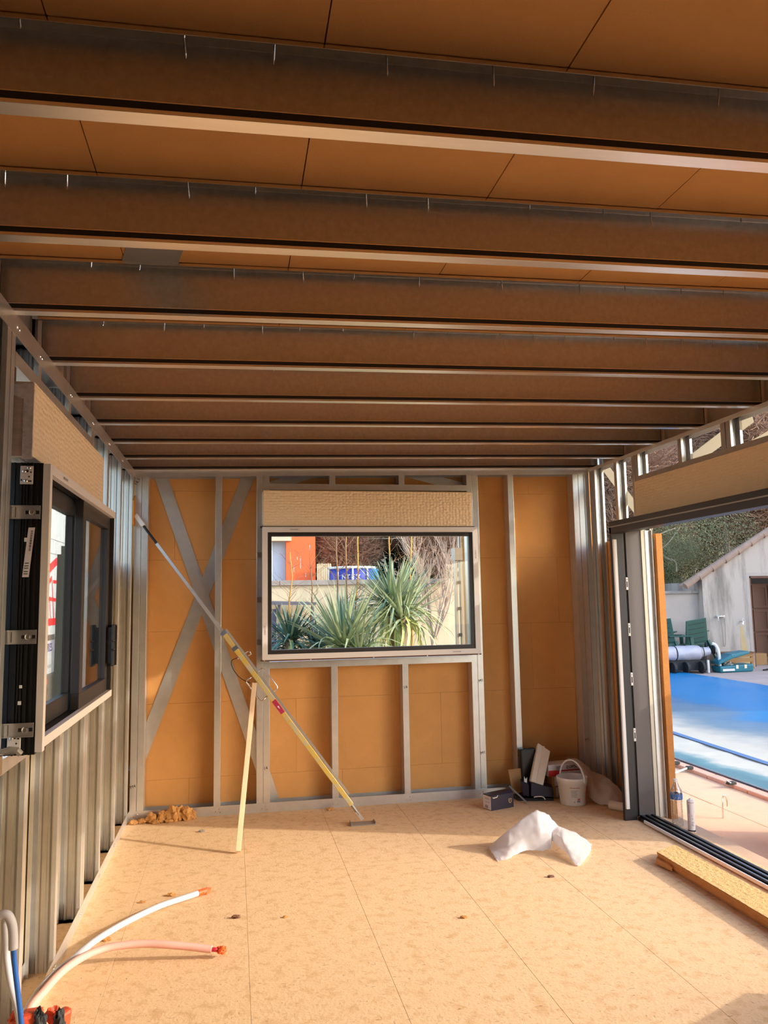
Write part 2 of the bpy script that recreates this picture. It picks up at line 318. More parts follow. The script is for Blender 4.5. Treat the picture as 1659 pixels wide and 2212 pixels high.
# ceiling: insulation panels on lipped C joists
ce = struct(empty('ceiling', (1.9, 2.5, 2.7)))
def cpanel(x0, x1, y0, y1, z=0.206, t=0.06):
    P = [(x, y, ceil_z(x) + z + dz) for dz in (0, t) for x, y in ((x0, y0), (x1, y0), (x1, y1), (x0, y1))]
    return MB().hexa(P)
pxs = [-0.16, 0.37, 0.967, 1.56, 2.155, 2.75, 3.35, 3.96]
for i in range(len(pxs) - 1):
    cuts = [YB - 0.1, 0.45, 2.278 if i % 2 else 1.66, 4.08 if i % 2 else 4.66, 6.45]
    for a, b in zip(cuts, cuts[1:]):
        cpanel(pxs[i] + 0.0018, pxs[i + 1] - 0.0018, a + 0.0018, b - 0.0018, 0.206 + random.uniform(0, 0.002)).build('ceiling_panel', M['insul'], ce)
MB().hexa([(x, y, ceil_z(x) + 0.275 + dz) for dz in (0, 0.03) for x, y in ((-0.5, YB - 0.4), (4.25, YB - 0.4), (4.25, 6.8), (-0.5, 6.8))]).build('roof_deck', M['cardboard'], ce)
JY = [-1.27, -0.70, -0.11, 0.47, 1.07, 1.681, 2.301, 2.899, 3.511, 4.103, 4.684, 5.227, 5.797, 6.30]
scr = MB(); scr.tube([(0, 0, 0), (0, 0, -0.035)], 0.0024, 6); scr.tube([(0, 0, -0.035), (0, 0, -0.046)], [0.0024, 0.0005], 6)
scr_o = scr.build('screw', M['steel_bright'], ce, org=(0, 0, 0)); scr_me = scr_o.data; bpy.data.objects.remove(scr_o)
for k, y in enumerate(JY):
    A = Vector((-0.09, y, ceil_z(-0.09))); B = Vector((3.90, y, ceil_z(3.90)))
    d, b, t = 0.203, 0.045, 0.002
    pr = [(0, 0), (d, 0), (d, b), (d - .012, b), (d - .012, b - t), (d - t, b - t), (d - t, t), (t, t), (t, b - t), (.030, b - t), (.030, b), (0, b)]
    j = MB().prism([A + Z * u_ - Y * v_ for u_, v_ in pr], B - A).build('joist', M['steel_joist'], ce, bevel=0.0012)
    j.data.materials.append(M['joist_web']); j.data.materials.append(M['joist_flange'])
    for p in j.data.polygons:
        if abs(p.normal.y) > .95 and p.area > .3: p.material_index = 1
        elif p.normal.z < -.95 and p.area > .1 and min(j.data.vertices[i_].co.z for i_ in p.vertices) < min(v_.co.z for v_ in j.data.vertices) + .001: p.material_index = 2
    lz = Z * 0.012; MB().hexa([q + Z * h_ - Y * (b + o_) for h_ in (.010, .0265) for q, o_ in ((A + X * .004, .0006), (B - X * .004, .0006), (B - X * .004, -.0002), (A + X * .004, -.0002))]).build('shade_strip', M['gasket'], j)  # added black strip, stands in for the dark shade along the bottom lip
    # a fold line in the upper flange
    if 1.0 < y < 5.5:
        xsx = []; x = 0.1 + random.uniform(0, 0.2)
        while x < 3.7: xsx.append(x); x += random.choice((0.17, 0.2, 0.26, 0.34))
        for x in xsx:
            L = random.choice((0.5, 1.0, 1.0, 0.45))
            inst('screw', scr_me, (x, y - random.uniform(0.018, 0.03), ceil_z(x) + 0.2), j, rot=(random.uniform(-.1, .1), random.uniform(-.12, .12), 0), scale=(1, 1, L))
    for x, s in ((-0.065, 1), (3.885, -1)):     # joist end angle
        MB().chan((x, y - 0.046, ceil_z(x) + 0.02), (x, y - 0.046, ceil_z(x) + 0.185), Y, X * s, 0.012, 0.016, 0, 0.002).build('end_angle', M['steel_bright'], j)
for x, s in ((-0.10, 1), (3.912, -1)):
    MB().chan((x, YB, ceil_z(x)), (x, 6.42, ceil_z(x)), Z, X * s, 0.205, 0.03, 0, 0.002).build('rim_joist', M['steel'], ce)
# diagonal strap under the panels between two joists, and a darker patch cut into a panel
MB().hexa([(0.50, 2.32, 2.862), (0.68, 2.32, 2.865), (0.56, 2.86, 2.863), (0.36, 2.86, 2.860), (0.50, 2.32, 2.864), (0.68, 2.32, 2.867), (0.56, 2.86, 2.865), (0.36, 2.86, 2.862)]).build('brace_strap', M['steel'], ce)

def stud_y(parent, x, y, z0, z1, sgn, open_to=-1, d=SD, b=0.045, name='stud', lip=0.018):
    """stud of a side wall: room flange on plane x, depth going outwards (sgn), open towards -Y"""
    yw = y + b if open_to < 0 else y
    return MB().chan((x, yw, z0), (x, yw, z1), X * sgn, Y * open_to, d, b, lip, 0.002, True).build(name, M['steel'], parent, bevel=0.001)
# ---- wall_left
wl = struct(empty('wall_left', (0, 2.5, 0)))
MB().box(-0.002, YB, 0.0, 0.0, D + 0.1, 0.07).box(-0.018, YB, 0.0, -0.002, D + 0.1, 0.002).box(-0.122, YB, 0.0, -0.12, D + 0.1, 0.07).build('bottom_track', M['steel'], wl)
MB().chan((0, YB, 2.648), (0, D + 0.1, 2.652), -X, -Z, SD, 0.078, 0, 0.002).build('top_track', M['steel'], wl)
for y in (-1.2, -0.6, 0.0, 0.6, 1.2, 1.8, 2.3): stud_y(wl, -0.002, y, 0.002, 2.645, -1)
for y in (2.80, 2.855): stud_y(wl, -0.002, y, 0.002, 2.645, -1)
for y in (3.235, 3.825):
    stud_y(wl, -0.002, y, 0.002, 1.07, -1, name='cripple_stud'); stud_y(wl, -0.002, y, 2.50, 2.645, -1, name='cripple_stud')
for y in (4.42, 4.475): stud_y(wl, -0.002, y, 0.002, 2.645, -1)
for y in (4.985, 5.565, 6.195): stud_y(wl, -0.002, y, 0.002, 2.645, -1)
MB().chan((0, 2.90, 2.466), (0, 4.42, 2.468), -X, Z, SD, 0.05, 0, 0.002).build('header_track', M['steel'], wl)
MB().chan((0, 2.90, 1.095), (0, 4.42, 1.095), -X, -Z, SD, 0.05, 0, 0.002).build('sill_track', M['steel'], wl)
# outside: insulation boards standing against the studs beyond the window and behind the camera
for a, b, zt in ((4.45, 5.05, 1.93), (5.052, 5.65, 1.93), (5.652, 6.25, 1.93), (6.252, 6.55, 1.93)):
    MB().box(-0.128, a, 0.0, -0.148, b, zt).box(-0.148, a, 0.0, -0.167, b, zt - 0.045).build('insulation_board', M['sheath'], wl)
for y in (2.80, 3.40, 4.0):
    MB().box(-0.128, y, 0, -0.167, min(y + 0.597, 4.448), 1.04).build('sheathing_board', M['sheath'], wl)
for y in (-1.4, -0.8, -0.2, 0.4, 1.0, 1.6, 2.2):
    MB().box(-0.128, y, 0, -0.188, y + 0.597, 2.64).build('membrane_panel', M['membrane'], wl)
for n_, yy in enumerate((2.9, 3.24, 3.83, 4.42, 5.0, 5.58)):      # screw pairs in the tracks
    m_ = MB()
    for dy in (-0.012, 0.02): m_.lathe((0.0, yy + dy, 0.035), [(0.0065, 0), (0.0065, 0.002), (0.004, 0.004), (0, 0.004)], 8, X)
    for dy in (0.0, 0.03): m_.lathe((0.0, yy + dy, 2.605), [(0.007, 0), (0.007, 0.002), (0.004, 0.005), (0, 0.005)], 8, X)
    m_.build('screw', M['steel_bright'], wl)
# ---- wall_back
wb = struct(empty('wall_back', (1.9, D, 0)))
MB().chan((0, D, 0), (WR, D, 0), Y, Z, SD, 0.07, 0, 0.002).build('bottom_track', M['steel'], wb)
MB().chan((0, D, 2.652), (WR, D, 2.722), Y, -Z, SD, 0.05, 0, 0.002).build('top_track', M['steel'], wb)
def stud_x(x, z0, z1, web_left=True, name='stud', b=0.049):
    if web_left: return MB().chan((x, D + 0.002, z0), (x, D + 0.002, z1), Y, X, SD - 0.004, b, 0.018, 0.002).build(name, M['steel'], wb, bevel=0.001)
    return MB().chan((x + b, D + 0.002, z0), (x + b, D + 0.002, z1), Y, -X, SD - 0.004, b, 0.018, 0.002).build(name, M['steel'], wb, bevel=0.001)
for x, wlft in ((0.004, False), (0.056, False), (0.62, False), (0.944, False), (0.995, False), (2.699, True), (2.750, True), (3.066, True), (3.662, True), (3.714, True), (3.766, True)):
    stud_x(x, 0.003, ceil_z(x) - 0.003, wlft)
for x in (1.532, 2.112):
    stud_x(x, 0.003, 1.09, name='cripple_stud'); stud_x(x, 2.545, ceil_z(x) - 0.003, name='cripple_stud')
MB().chan((1.044, D, 2.51), (2.70, D, 2.515), Y, Z, SD, 0.05, 0, 0.002).build('header_track', M['steel'], wb)
MB().chan((1.044, D, 1.14), (2.70, D, 1.14), Y, -Z, SD, 0.052, 0, 0.002).build('sill_track', M['steel'], wb)
def strap(a, b, wd=0.1, y=D + SD + 0.004, par=None):
    a = Vector((a[0], y, a[1])); b = Vector((b[0], y, b[1])); d = (b - a).normalized(); n_ = Vector((d.z, 0, -d.x)) * wd / 2
    return MB().prism([a - n_, a + n_, b + n_, b - n_], Y * 0.0015).build('brace_strap', M['steel'], par or wb)
strap((0.16, 2.70), (1.075, 0.06), y=D + SD + 0.002); strap((0.90, 2.70), (0.02, 0.33), y=D + SD + 0.0045)
strap((1.05, 2.55), (1.46, 2.69), 0.08); strap((2.16, 2.70), (2.72, 2.56), 0.08)
# insulation boards behind the studs
YI = D + SD + 0.008
rows = [0.0, 0.262, 0.835, 1.392, 1.955, 2.51, 2.76]
for ri in range(6):
    z0, z1 = rows[ri], rows[ri + 1]; off = (0.43, 1.26, 0.88, 1.14, 0.3, 0.9)[ri]
    segs = [-0.12, 3.93]; x = off
    while x < 3.9:
        segs.insert(-1, x); x += 1.2
    for a, b in zip(segs, segs[1:]):
        pcs = [(a, b, z0, z1)]
        if z1 > 1.13 and z0 < 2.3:       # window opening
            pcs = []
            if a < 1.02: pcs.append((a, min(b, 1.02), z0, z1))
            if b > 2.70: pcs.append((max(a, 2.70), b, z0, z1))
            if max(a, 1.02) < min(b, 2.70):
                if z0 < 1.13: pcs.append((max(a, 1.02), min(b, 2.70), z0, 1.13))
                if z1 > 2.30: pcs.append((max(a, 1.02), min(b, 2.70), 2.30, z1))
        for p in pcs:
            dy = random.uniform(0, 0.002); g = 0.0007
            if p[1] - p[0] > 0.03: MB().box(p[0] + g, YI + dy, p[2] + g, p[1] - g, YI + 0.06, p[3] - g).build('insulation_board', M['insul'], wb)
MB().box(-0.12, YI + 0.058, 0, 1.0, YI + 0.066, 2.75).box(2.72, YI + 0.058, 0, 3.93, YI + 0.066, 2.75).box(1.0, YI + 0.058, 0, 2.72, YI + 0.066, 1.1).box(1.0, YI + 0.058, 2.32, 2.72, YI + 0.066, 2.75).build('backing_sheet', M['cardboard'], wb)
for x in (0.05, 0.65, 1.0, 1.55, 2.14, 2.75, 3.09):
    m_ = MB()
    for dx, dz in ((-0.015, 0.03), (0.012, 0.045), (0.02, 0.022)): m_.lathe((x + dx, D, dz), [(0.0055, 0), (0.0055, 0.002), (0.003, 0.004), (0, 0.004)], 8, -Y)
    m_.build('screw', M['steel_bright'], wb)
# pencilled marks on studs
for s_, x, z in (('M4', 0.010, 0.235), ('14', 1.000, 0.315), ('M1', 2.755, 0.34), ('14', 2.122, 0.89), ('M1', 2.756, 0.92), ('M1', 3.075, 0.30), ('M1', 3.672, 0.40)):
    text('handwriting', s_, 0.032, (x, D, z), (1, 0, 0.25), (-0.25, 0, 1), M['ink'], wb, lift=0.001)
text('handwriting', '14,1', 0.036, (0.018, D, 2.53), (0.45, 0, 1), (-1, 0, 0.45), M['ink'], wb, lift=0.001)
# ---- wall_right
wr = struct(empty('wall_right', (WR, 2.5, 0)))
RD = 0.085
MB().chan((WR, 5.44, 0), (WR, D + 0.1, 0), X, Z, RD, 0.05, 0, 0.002).build('bottom_track', M['steel'], wr)
MB().chan((WR, YB, 2.722), (WR, D + 0.1, 2.722), X, -Z, RD, 0.03, 0, 0.002).build('top_track', M['strap'], wr)
for y in (6.243, 6.185, 5.79): stud_y(wr, WR + 0.002, y, 0.002, 2.715, 1, d=RD)
for y in (5.445, 5.50): stud_y(wr, WR + 0.002, y, 0.002, 2.715, 1, d=RD)
for y in (4.85, 4.30, 4.355, 3.75, 3.15, 2.55, 1.95, 1.35): stud_y(wr, WR + 0.002, y, 2.52, 2.715, 1, d=RD, name='cripple_stud')
for y in (0.79, 0.735, 0.2, -0.4, -1.0): stud_y(wr, WR + 0.002, y, 0.002, 2.715, 1, d=RD)
MB().chan((WR, 0.84, 2.475), (WR, 5.445, 2.475), X, Z, RD, 0.048, 0, 0.002).build('header_track', M['steel'], wr)
for (a, b), xo in ((((5.44, 2.10), (6.16, 2.72)), 0.002), (((4.20, 2.70), (5.35, 2.42)), 0.002), (((3.0, 2.70), (4.25, 2.50)), 0.002), (((6.10, 0.2), (5.46, 2.05)), 0.004)):
    p, q = Vector((WR + RD + xo, a[0], a[1])), Vector((WR + RD + xo, b[0], b[1])); d = (q - p).normalized(); n_ = Vector((0, d.z, -d.y)) * 0.045
    MB().prism([p - n_, p + n_, q + n_, q - n_], X * 0.0015).build('brace_strap', M['membrane_strip'], wr)
for a, b in ((5.40, 5.95), (5.952, 6.40)):
    MB().box(WR + RD + 0.006, a, -0.02, WR + RD + 0.056, b, 2.075).build('insulation_board', M['insul_side'], wr)
for y in (-1.4, -0.8, -0.2, 0.26):
    MB().box(WR + RD + 0.006, y, 0, WR + RD + 0.066, y + 0.597, 2.70).build('insulation_board', M['insul'], wr)
# ---- wall_front, behind the camera
wf = struct(empty('wall_front', (1.9, YB, 0)))
for i, x in enumerate((-0.15, 0.45, 1.05, 1.65, 2.25, 2.85, 3.45)):
    MB().box(x, YB - 0.13, 0, x + 0.597, YB - 0.19, 2.72).build('membrane_panel', M['membrane'], wf)
    MB().chan((x + 0.2, YB, 0.002), (x + 0.2, YB, 2.65), -Y, X, SD, 0.045, 0.018, 0.002).build('stud', M['steel'], wf)
MB().chan((0, YB, 0), (WR, YB, 0), -Y, Z, SD, 0.07, 0, 0.002).build('bottom_track', M['steel'], wf)

# ------------------------------------------------------------------ window_1 (back wall)
def label_strip(name, parent, c, ux, uz, n_, w_, h_, txt=None):
    c = Vector(c); ux = Vector(ux); uz = Vector(uz); n_ = Vector(n_)
    l_ = MB().prism([c - ux * w_ / 2 - uz * h_ / 2, c + ux * w_ / 2 - uz * h_ / 2, c + ux * w_ / 2 + uz * h_ / 2, c - ux * w_ / 2 + uz * h_ / 2], n_ * 0.0006).build(name, M['label'], parent)
    m_ = MB(); L = w_ if w_ > h_ else h_; a = ux if w_ > h_ else uz; b_ = uz if w_ > h_ else ux; S = min(w_, h_)
    k = -L * 0.42
    while k < L * 0.25:
        q = random.uniform(0.001, 0.003); m_.prism([c + n_ * 0.0007 + a * k - b_ * S * .3, c + n_ * 0.0007 + a * (k + q) - b_ * S * .3, c + n_ * 0.0007 + a * (k + q) + b_ * S * .3, c + n_ * 0.0007 + a * k + b_ * S * .3], n_ * 0.0003); k += q + random.uniform(0.001, 0.003)
    m_.build('barcode', M['ink_grey'], l_); return l_
def frame_rect(mb, ax, n0, n1, a0, a1, z0, z1, wd):
    """picture frame: ax 'x' or 'y' is the in-plane axis, n0..n1 its thickness along the other axis"""
    for p in ((a0, a1, z0, z0 + wd), (a0, a1, z1 - wd, z1), (a0, a0 + wd, z0 + wd, z1 - wd), (a1 - wd, a1, z0 + wd, z1 - wd)):
        if ax == 'x': mb.box(p[0], n0, p[2], p[1], n1, p[3])
        else: mb.box(n0, p[0], p[2], n1, p[1], p[3])
    return mb
F1 = D - 0.12
w1 = struct(empty('window_1', (1.863, F1, 1.16)))
m_ = MB(); x0, x1, z0, z1 = 0.983, 2.744, 1.164, 2.198; e = 0.042
for P in ([(x0, z0), (x1, z0), (x1 - e, z0 + e), (x0 + e, z0 + e)], [(x0, z1), (x1, z1), (x1 - e, z1 - e), (x0 + e, z1 - e)], [(x0, z0), (x0, z1), (x0 + e, z1 - e), (x0 + e, z0 + e)], [(x1, z0), (x1, z1), (x1 - e, z1 - e), (x1 - e, z0 + e)]):
    m_.prism([(a, F1, b) for a, b in P], Y * 0.02)
m_.build('outer_frame', M['white_frame'], w1, bevel=0.001)
frame_rect(MB(), 'x', F1 + 0.02, F1 + 0.11, x0 + 0.01, x1 - 0.01, z0 + 0.01, z1 - 0.01, 0.03).build('frame_body', M['black'], w1)
frame_rect(MB(), 'x', F1 + 0.012, F1 + 0.07, x0 + 0.042, x1 - 0.042, z0 + 0.042, z1 - 0.042, 0.03).build('sash', M['dark'], w1, bevel=0.002)
frame_rect(MB(), 'x', F1 + 0.03, F1 + 0.06, x0 + 0.07, x1 - 0.07, z0 + 0.07, z1 - 0.07, 0.004).build('glazing_bead', M['hose'], w1)
MB().box(x0 + 0.07, F1 + 0.04, z0 + 0.07, x1 - 0.07, F1 + 0.044, z1 - 0.07).build('pane', M['glass'], w1)
for z in (1.30, 1.63, 1.98):
    MB().box(0.945, F1 + 0.05, z - 0.02, 0.99, F1 + 0.053, z + 0.02).box(0.945, F1 + 0.053, z - 0.02, 0.948, D, z + 0.02).box(0.945, F1 + 0.046, z + 0.016, 0.99, F1 + 0.05, z + 0.02).box(0.945, F1 + 0.046, z - 0.02, 0.99, F1 + 0.05, z - 0.016).build('bracket', M['steel_bright'], w1)
m_ = MB().box(x0 - 0.012, F1 + 0.03, z0 - 0.012, x1 + 0.012, F1 + 0.034, z0); m_.build('sill_strip', M['door_wood'], w1)
for xx in (1.0, 1.36, 1.86, 2.3, 2.73): MB().lathe((xx, F1 + 0.03, z0 - 0.006), [(0.006, 0), (0.006, 0.004), (0, 0.005)], 8, -Y).build('screw', M['bolt'], w1)
label_strip('label', w1, (1.24, F1, z1 - 0.021), X, Z, -Y, 0.09, 0.016)
label_strip('label', w1, (2.55, F1, z0 + 0.021), X, Z, -Y, 0.10, 0.016)
label_strip('label', w1, (x0 + 0.021, F1, 1.40), X, Z, -Y, 0.016, 0.10)
label_strip('label', w1, (x1 - 0.021, F1, 1.98), X, Z, -Y, 0.016, 0.10)
# ------------------------------------------------------------------ window_2 (left wall)
FX = 0.12
w2 = struct(empty('window_2', (FX, 3.72, 1.13)))
y0, y1, z0, z1 = 2.94, 4.50, 1.122, 2.118; e = 0.034
MB().box(FX - 0.025, y0, z0 - 0.012, FX, y0 + e, z1).build('outer_frame', M['white_frame'], w2, bevel=0.001)
MB().box(FX - 0.025, y0 + e, z1 - e, FX, y1, z1).build('outer_frame', M['white_frame'], w2, bevel=0.001)
MB().box(FX - 0.025, y0 + e, z0, FX, y1, z0 + e).build('outer_frame', M['white_frame'], w2, bevel=0.001)
MB().box(FX - 0.025, y1 - 0.02, z0 + e, FX - 0.004, y1, z1 - e).build('outer_frame', M['dark'], w2, bevel=0.001)
m_ = MB(); m_.box(-0.02, y0 + 0.004, z0 - 0.02, 0.094, y0 + 0.034, z1 + 0.003)
for i, xx in enumerate((-0.004, 0.02, 0.03, 0.04, 0.05, 0.056, 0.074)): m_.box(xx, y0 - 0.001 - 0.003 * (i % 2), z0 - 0.02, xx + 0.006, y0 + 0.004, z1 + 0.003)
m_.build('frame_side', M['black'], w2)
MB().box(-0.02, y1 - 0.03, z0, 0.094, y1 - 0.004, z1).box(-0.02, y0 + 0.034, z0, 0.094, y1 - 0.03, z0 + 0.028).box(-0.02, y0 + 0.034, z1 - 0.028, 0.094, y1 - 0.03, z1).build('frame_body', M['black'], w2)
# far sash set back, near sash proud (sliding)
s1 = MB(); frame_rect(s1, 'y', 0.02, 0.052, y0 + 0.03, 3.78, z0 + 0.03, z1 - 0.03, 0.075); s1 = s1.build('fixed_sash', M['dark'], w2, bevel=0.002)
MB().box(0.034, y0 + 0.10, z0 + 0.10, 0.038, 3.71, z1 - 0.10).build('pane', M['glass'], s1)
s2 = MB(); frame_rect(s2, 'y', 0.062, 0.098, 3.70, y1 - 0.03, z0 + 0.03, z1 - 0.03, 0.07); s2 = s2.build('sliding_sash', M['dark'], w2, bevel=0.002)
MB().box(0.078, 3.77, z0 + 0.10, 0.082, y1 - 0.10, z1 - 0.10).build('pane', M['glass'], s2)
def pad(y, z, dy, h, mb, x=0.128, t=0.014):
    mb.box(x, y - dy, z, x + t, y + dy, z + h)
hd = MB(); pad(4.44, 1.285, 0.05, 0.085, hd); hd = hd.build('handle', M['gasket'], w2, bevel=0.006)
for z_, h_ in ((1.374, .042), (1.420, .085)):
    q_ = MB(); pad(4.44, z_, .05, h_, q_); q_.build('handle_pad', M['gasket'], hd, bevel=0.006)
MB().box(0.095, 4.43, 1.30, 0.129, 4.45, 1.49).box(0.142, 4.434, 1.29, 0.150, 4.446, 1.50).build('handle_rib', M['dark'], hd)
for z in (1.94, 1.505, 1.19):
    b_ = MB().box(-0.012, y0 - 0.018, z - 0.024, 0.094, y0 - 0.015, z + 0.024).box(-0.012, y0 - 0.026, z + 0.02, 0.094, y0 - 0.018, z + 0.024).box(-0.012, y0 - 0.026, z - 0.024, 0.094, y0 - 0.018, z - 0.02)
    b_.box(-0.03, y0 - 0.045, z - 0.028, -0.010, y0 - 0.04, z + 0.028).box(-0.014, y0 - 0.045, z - 0.028, -0.010, y0 - 0.015, z + 0.028).box(0.002, y0 - 0.024, z - 0.018, 0.012, y0 - 0.019, z + 0.018)
    b_ = b_.build('bracket', M['steel_bright'], w2)
    MB().box(0.045, y0 - 0.0195, z - 0.006, 0.09, y0 - 0.0185, z + 0.006).build('slot', M['gasket'], b_)
    MB().lathe((0.068, y0 - 0.019, z), [(0.012, 0), (0.012, 0.003), (0.007, 0.005), (0.007, 0.009), (0, 0.009)], 10, -Y).build('bolt', M['bolt'], b_)
for z, xx in ((2.075, 0.042), (1.150, 0.03)):
    pl = MB().box(xx - 0.022, y0 - 0.009, z - 0.033, xx + 0.022, y0 - 0.006, z + 0.033).build('corner_plate', M['white_frame'], w2, bevel=0.005)
    mm = MB()
    for a, b, r in ((0.002, 0.014, 0.0045), (0.014, 0.010, 0.003), (0.008, -0.006, 0.003), (0.014, -0.022, 0.003), (-0.017, -0.018, 0.003), (0.008, -0.022, 0.003)): mm.lathe((xx + a, y0 - 0.0092, z + b), [(r, 0), (r, 0.0006), (0, 0.0006)], 10, -Y)
    mm.build('hole', M['gasket'], pl)
    mm = MB()
    for a, b in ((0.008, 0.025), (-0.008, 0.012), (-0.002, -0.022)): mm.lathe((xx + a, y0 - 0.009, z + b), [(0.007, 0), (0.007, 0.002), (0.003, 0.005), (0, 0.005)], 10, -Y)
    mm.build('screw', M['bolt'], pl)
c_ = Vector((0.056, y0 - 0.0045, 1.80)); ux = Vector((0.995, 0, 0.02)); uz = Vector((-0.10, 0, 0.995)) if False else Vector((0.09, 0, 0.996))
lb = MB().prism([c_ - ux * .011 - uz * .088, c_ + ux * .011 - uz * .088, c_ + ux * .011 + uz * .088, c_ - ux * .011 + uz * .088], -Y * 0.0008).build('label', M['label'], w2)
mm = MB(); k = 0.0
while k < 0.07:
    q = random.uniform(0.001, 0.004); a_ = c_ + uz * (0.005 + k) - Y * 0.001; mm.prism([a_ - ux * .001, a_ + ux * .006, a_ + ux * .006 + uz * q, a_ - ux * .001 + uz * q], -Y * 0.0003); k += q + random.uniform(0.001, 0.003)
for q in (-0.078, -0.07, -0.058, -0.05, -0.04): a_ = c_ + uz * q - Y * 0.001; mm.prism([a_ - ux * .008, a_ + ux * .006, a_ + ux * .006 + uz * .003, a_ - ux * .008 + uz * .003], -Y * 0.0003)
mm.build('barcode', M['ink'], lb)
mm = MB()
for xx, z, s in ((0.048, 1.845, .008), (0.046, 1.335, .006), (0.05, 1.49, .006), (0.044, 1.28, .007)): mm.box(xx - s, y0 - 0.0052, z - s, xx + s * .6, y0 - 0.004, z + s * .8)
mm.build('white_cap', M['white'], w2)
label_strip('label', w2, (FX, 3.20, z1 - 0.017), Y, Z, X, 0.12, 0.016)
# bracket at the lower near corner of the opening
cb = MB().box(0.0, 2.86, 1.05, 0.004, 2.90, 1.125).box(0.0, 2.86, 1.12, 0.05, 2.90, 1.124).build('corner_bracket', M['steel_bright'], w2)
MB().tube([(0.004, 2.88, 1.125), (0.03, 2.885, 1.132), (0.052, 2.89, 1.128), (0.062, 2.895, 1.115)], 0.011, 10).build('strap_roll', M['hose'], cb)
# ------------------------------------------------------------------ shutter boxes
def shutter(name, mk, label, loc):
    r_ = T(name, loc, label, 'shutter box', 'insulated shutter boxes above the openings'); mk(r_); return r_
def mk_back(r_):
    MB().box(0.993, D - 0.10, 2.205, 2.706, D + 0.15, 2.492).build('foam_casing', M['emboss'], r_, bevel=0.004)
    MB().box(0.985, D - 0.09, 2.22, 0.993, D + 0.15, 2.48).build('end_cap', M['white_frame'], r_)
    MB().box(2.706, D - 0.09, 2.22, 2.714, D + 0.15, 2.48).build('end_cap', M['white_frame'], r_)
    MB().box(0.97, D - 0.095, 2.199, 2.73, D + 0.1, 2.206).build('bottom_seal', M['gasket'], r_)
shutter('roller_shutter_box', mk_back, 'tan embossed shutter box above the window of the far wall', (1.85, D, 2.205))
def mk_left(r_):
    MB().box(-0.14, 2.93, 2.142, 0.06, 4.46, 2.415).build('foam_casing', M['emboss'], r_, bevel=0.004)
    ec = MB().box(-0.14, 2.918, 2.142, 0.057, 2.93, 2.412).build('end_cap', M['boxend'], r_); MB().box(-0.14, 2.918, 2.412, -0.004, 2.93, 2.464).build('tape_strip', mat('brown_tape', srgb(120, 104, 96), 0.5, bump=.3), ec)
    MB().box(0.028, 2.914, 2.13, 0.0605, 2.918, 2.405).build('tape_strip', M['foil'], ec)
    MB().hexa([(-0.03, 2.9155, 2.37), (0.0605, 2.9155, 2.335), (0.0605, 2.9155, 2.405), (-0.03, 2.9155, 2.40), (-0.03, 2.9175, 2.37), (0.0605, 2.9175, 2.335), (0.0605, 2.9175, 2.405), (-0.03, 2.9175, 2.40)]).build('tape_strip', M['foil'], ec)
    text('lettering', 'WAWA', 0.03, (-0.026, 2.9155, 2.372), (1, 0, -0.34), (0.34, 0, 1), M['ink'], ec) if False else None
shutter('roller_shutter_box', mk_left, 'tan embossed shutter box above the black framed window at the left, end taped', (0.0, 3.7, 2.142))
def mk_right(r_):
    MB().box(WR - 0.063, 0.86, 2.175, WR + 0.16, 5.405, 2.470).build('foam_casing', M['emboss'], r_, bevel=0.004)
    MB().box(WR - 0.06, 5.405, 2.18, WR + 0.15, 5.413, 2.465).build('end_cap', M['boxend'], r_)
    MB().box(WR - 0.055, 0.852, 2.18, WR + 0.15, 0.86, 2.465).build('end_cap', M['boxend'], r_)
shutter('roller_shutter_box', mk_right, 'long tan shutter box above the terrace door opening', (WR, 3.4, 2.175))
# ------------------------------------------------------------------ door_1: wide terrace slider frame
d1 = struct(empty('door_1', (3.66, 3.4, 0)))
YJ = 5.40; YN = 0.90
MB().box(3.540, YJ, 0.0, 3.636, YJ + 0.03, 2.13).build('jamb', M['dark'], d1, bevel=0.002)
MB().box(3.636, YJ + 0.012, 0.02, 3.654, YJ + 0.03, 2.10).build('groove', M['gasket'], d1)
MB().box(3.654, YJ, 0.02, 3.776, YJ + 0.03, 2.10).build('jamb_panel', M['darkgrey'], d1, bevel=0.002)
MB().box(3.544, YJ - 0.022, 0.085, 3.570, YJ - 0.001, 2.03).build('cover_strip', M['white'], d1, bevel=0.003)
MB().box(3.778, YJ - 0.006, 0.0, 3.803, YJ + 0.03, 2.10).build('mounting_strip', M['ivory'], d1)
MB().box(3.803, YJ + 0.012, 0.0, 3.815, YJ + 0.03, 2.10).build('mounting_strip', M['steel'], d1)
MB().chan((3.815, YJ + 0.03, 0.0), (3.815, YJ + 0.03, 2.10), X, -Y, 0.058, 0.03, 0.0, 0.002).build('fixing_channel', M['steel'], d1)
for z in (1.70, 1.36, 1.0, 0.60):
    k_ = MB().box(3.638, YJ - 0.004, z - 0.047, 3.656, YJ + 0.008, z + 0.047).build('catch_plate', M['white'], d1, bevel=0.003)
    MB().box(3.643, YJ - 0.0052, z - 0.026, 3.651, YJ - 0.0038, z + 0.016).box(3.645, YJ - 0.0052, z + 0.028, 3.649, YJ - 0.0038, z + 0.034).build('slot', M['gasket'], k_)
for z in (0.35, 0.9, 1.5): MB().lathe((3.809, YJ + 0.012, z), [(0.007, 0), (0.006, 0.004), (0, 0.005)], 8, -Y).build('screw', M['bolt'], d1)
MB().box(3.540, YN, 0.0, 3.79, YN - 0.03, 2.13).build('jamb', M['dark'], d1)
MB().box(3.540, YN, 2.075, 3.62, YJ + 0.03, 2.165).build('head', M['dark'], d1, bevel=0.002)
MB().box(3.62, YN, 2.10, 3.79, YJ + 0.03, 2.165).build('head_track', M['dark'], d1, bevel=0.002)
MB().box(3.536, YN, 2.12, 3.540, YJ + 0.02, 2.128).build('head_strip', M['hose'], d1)
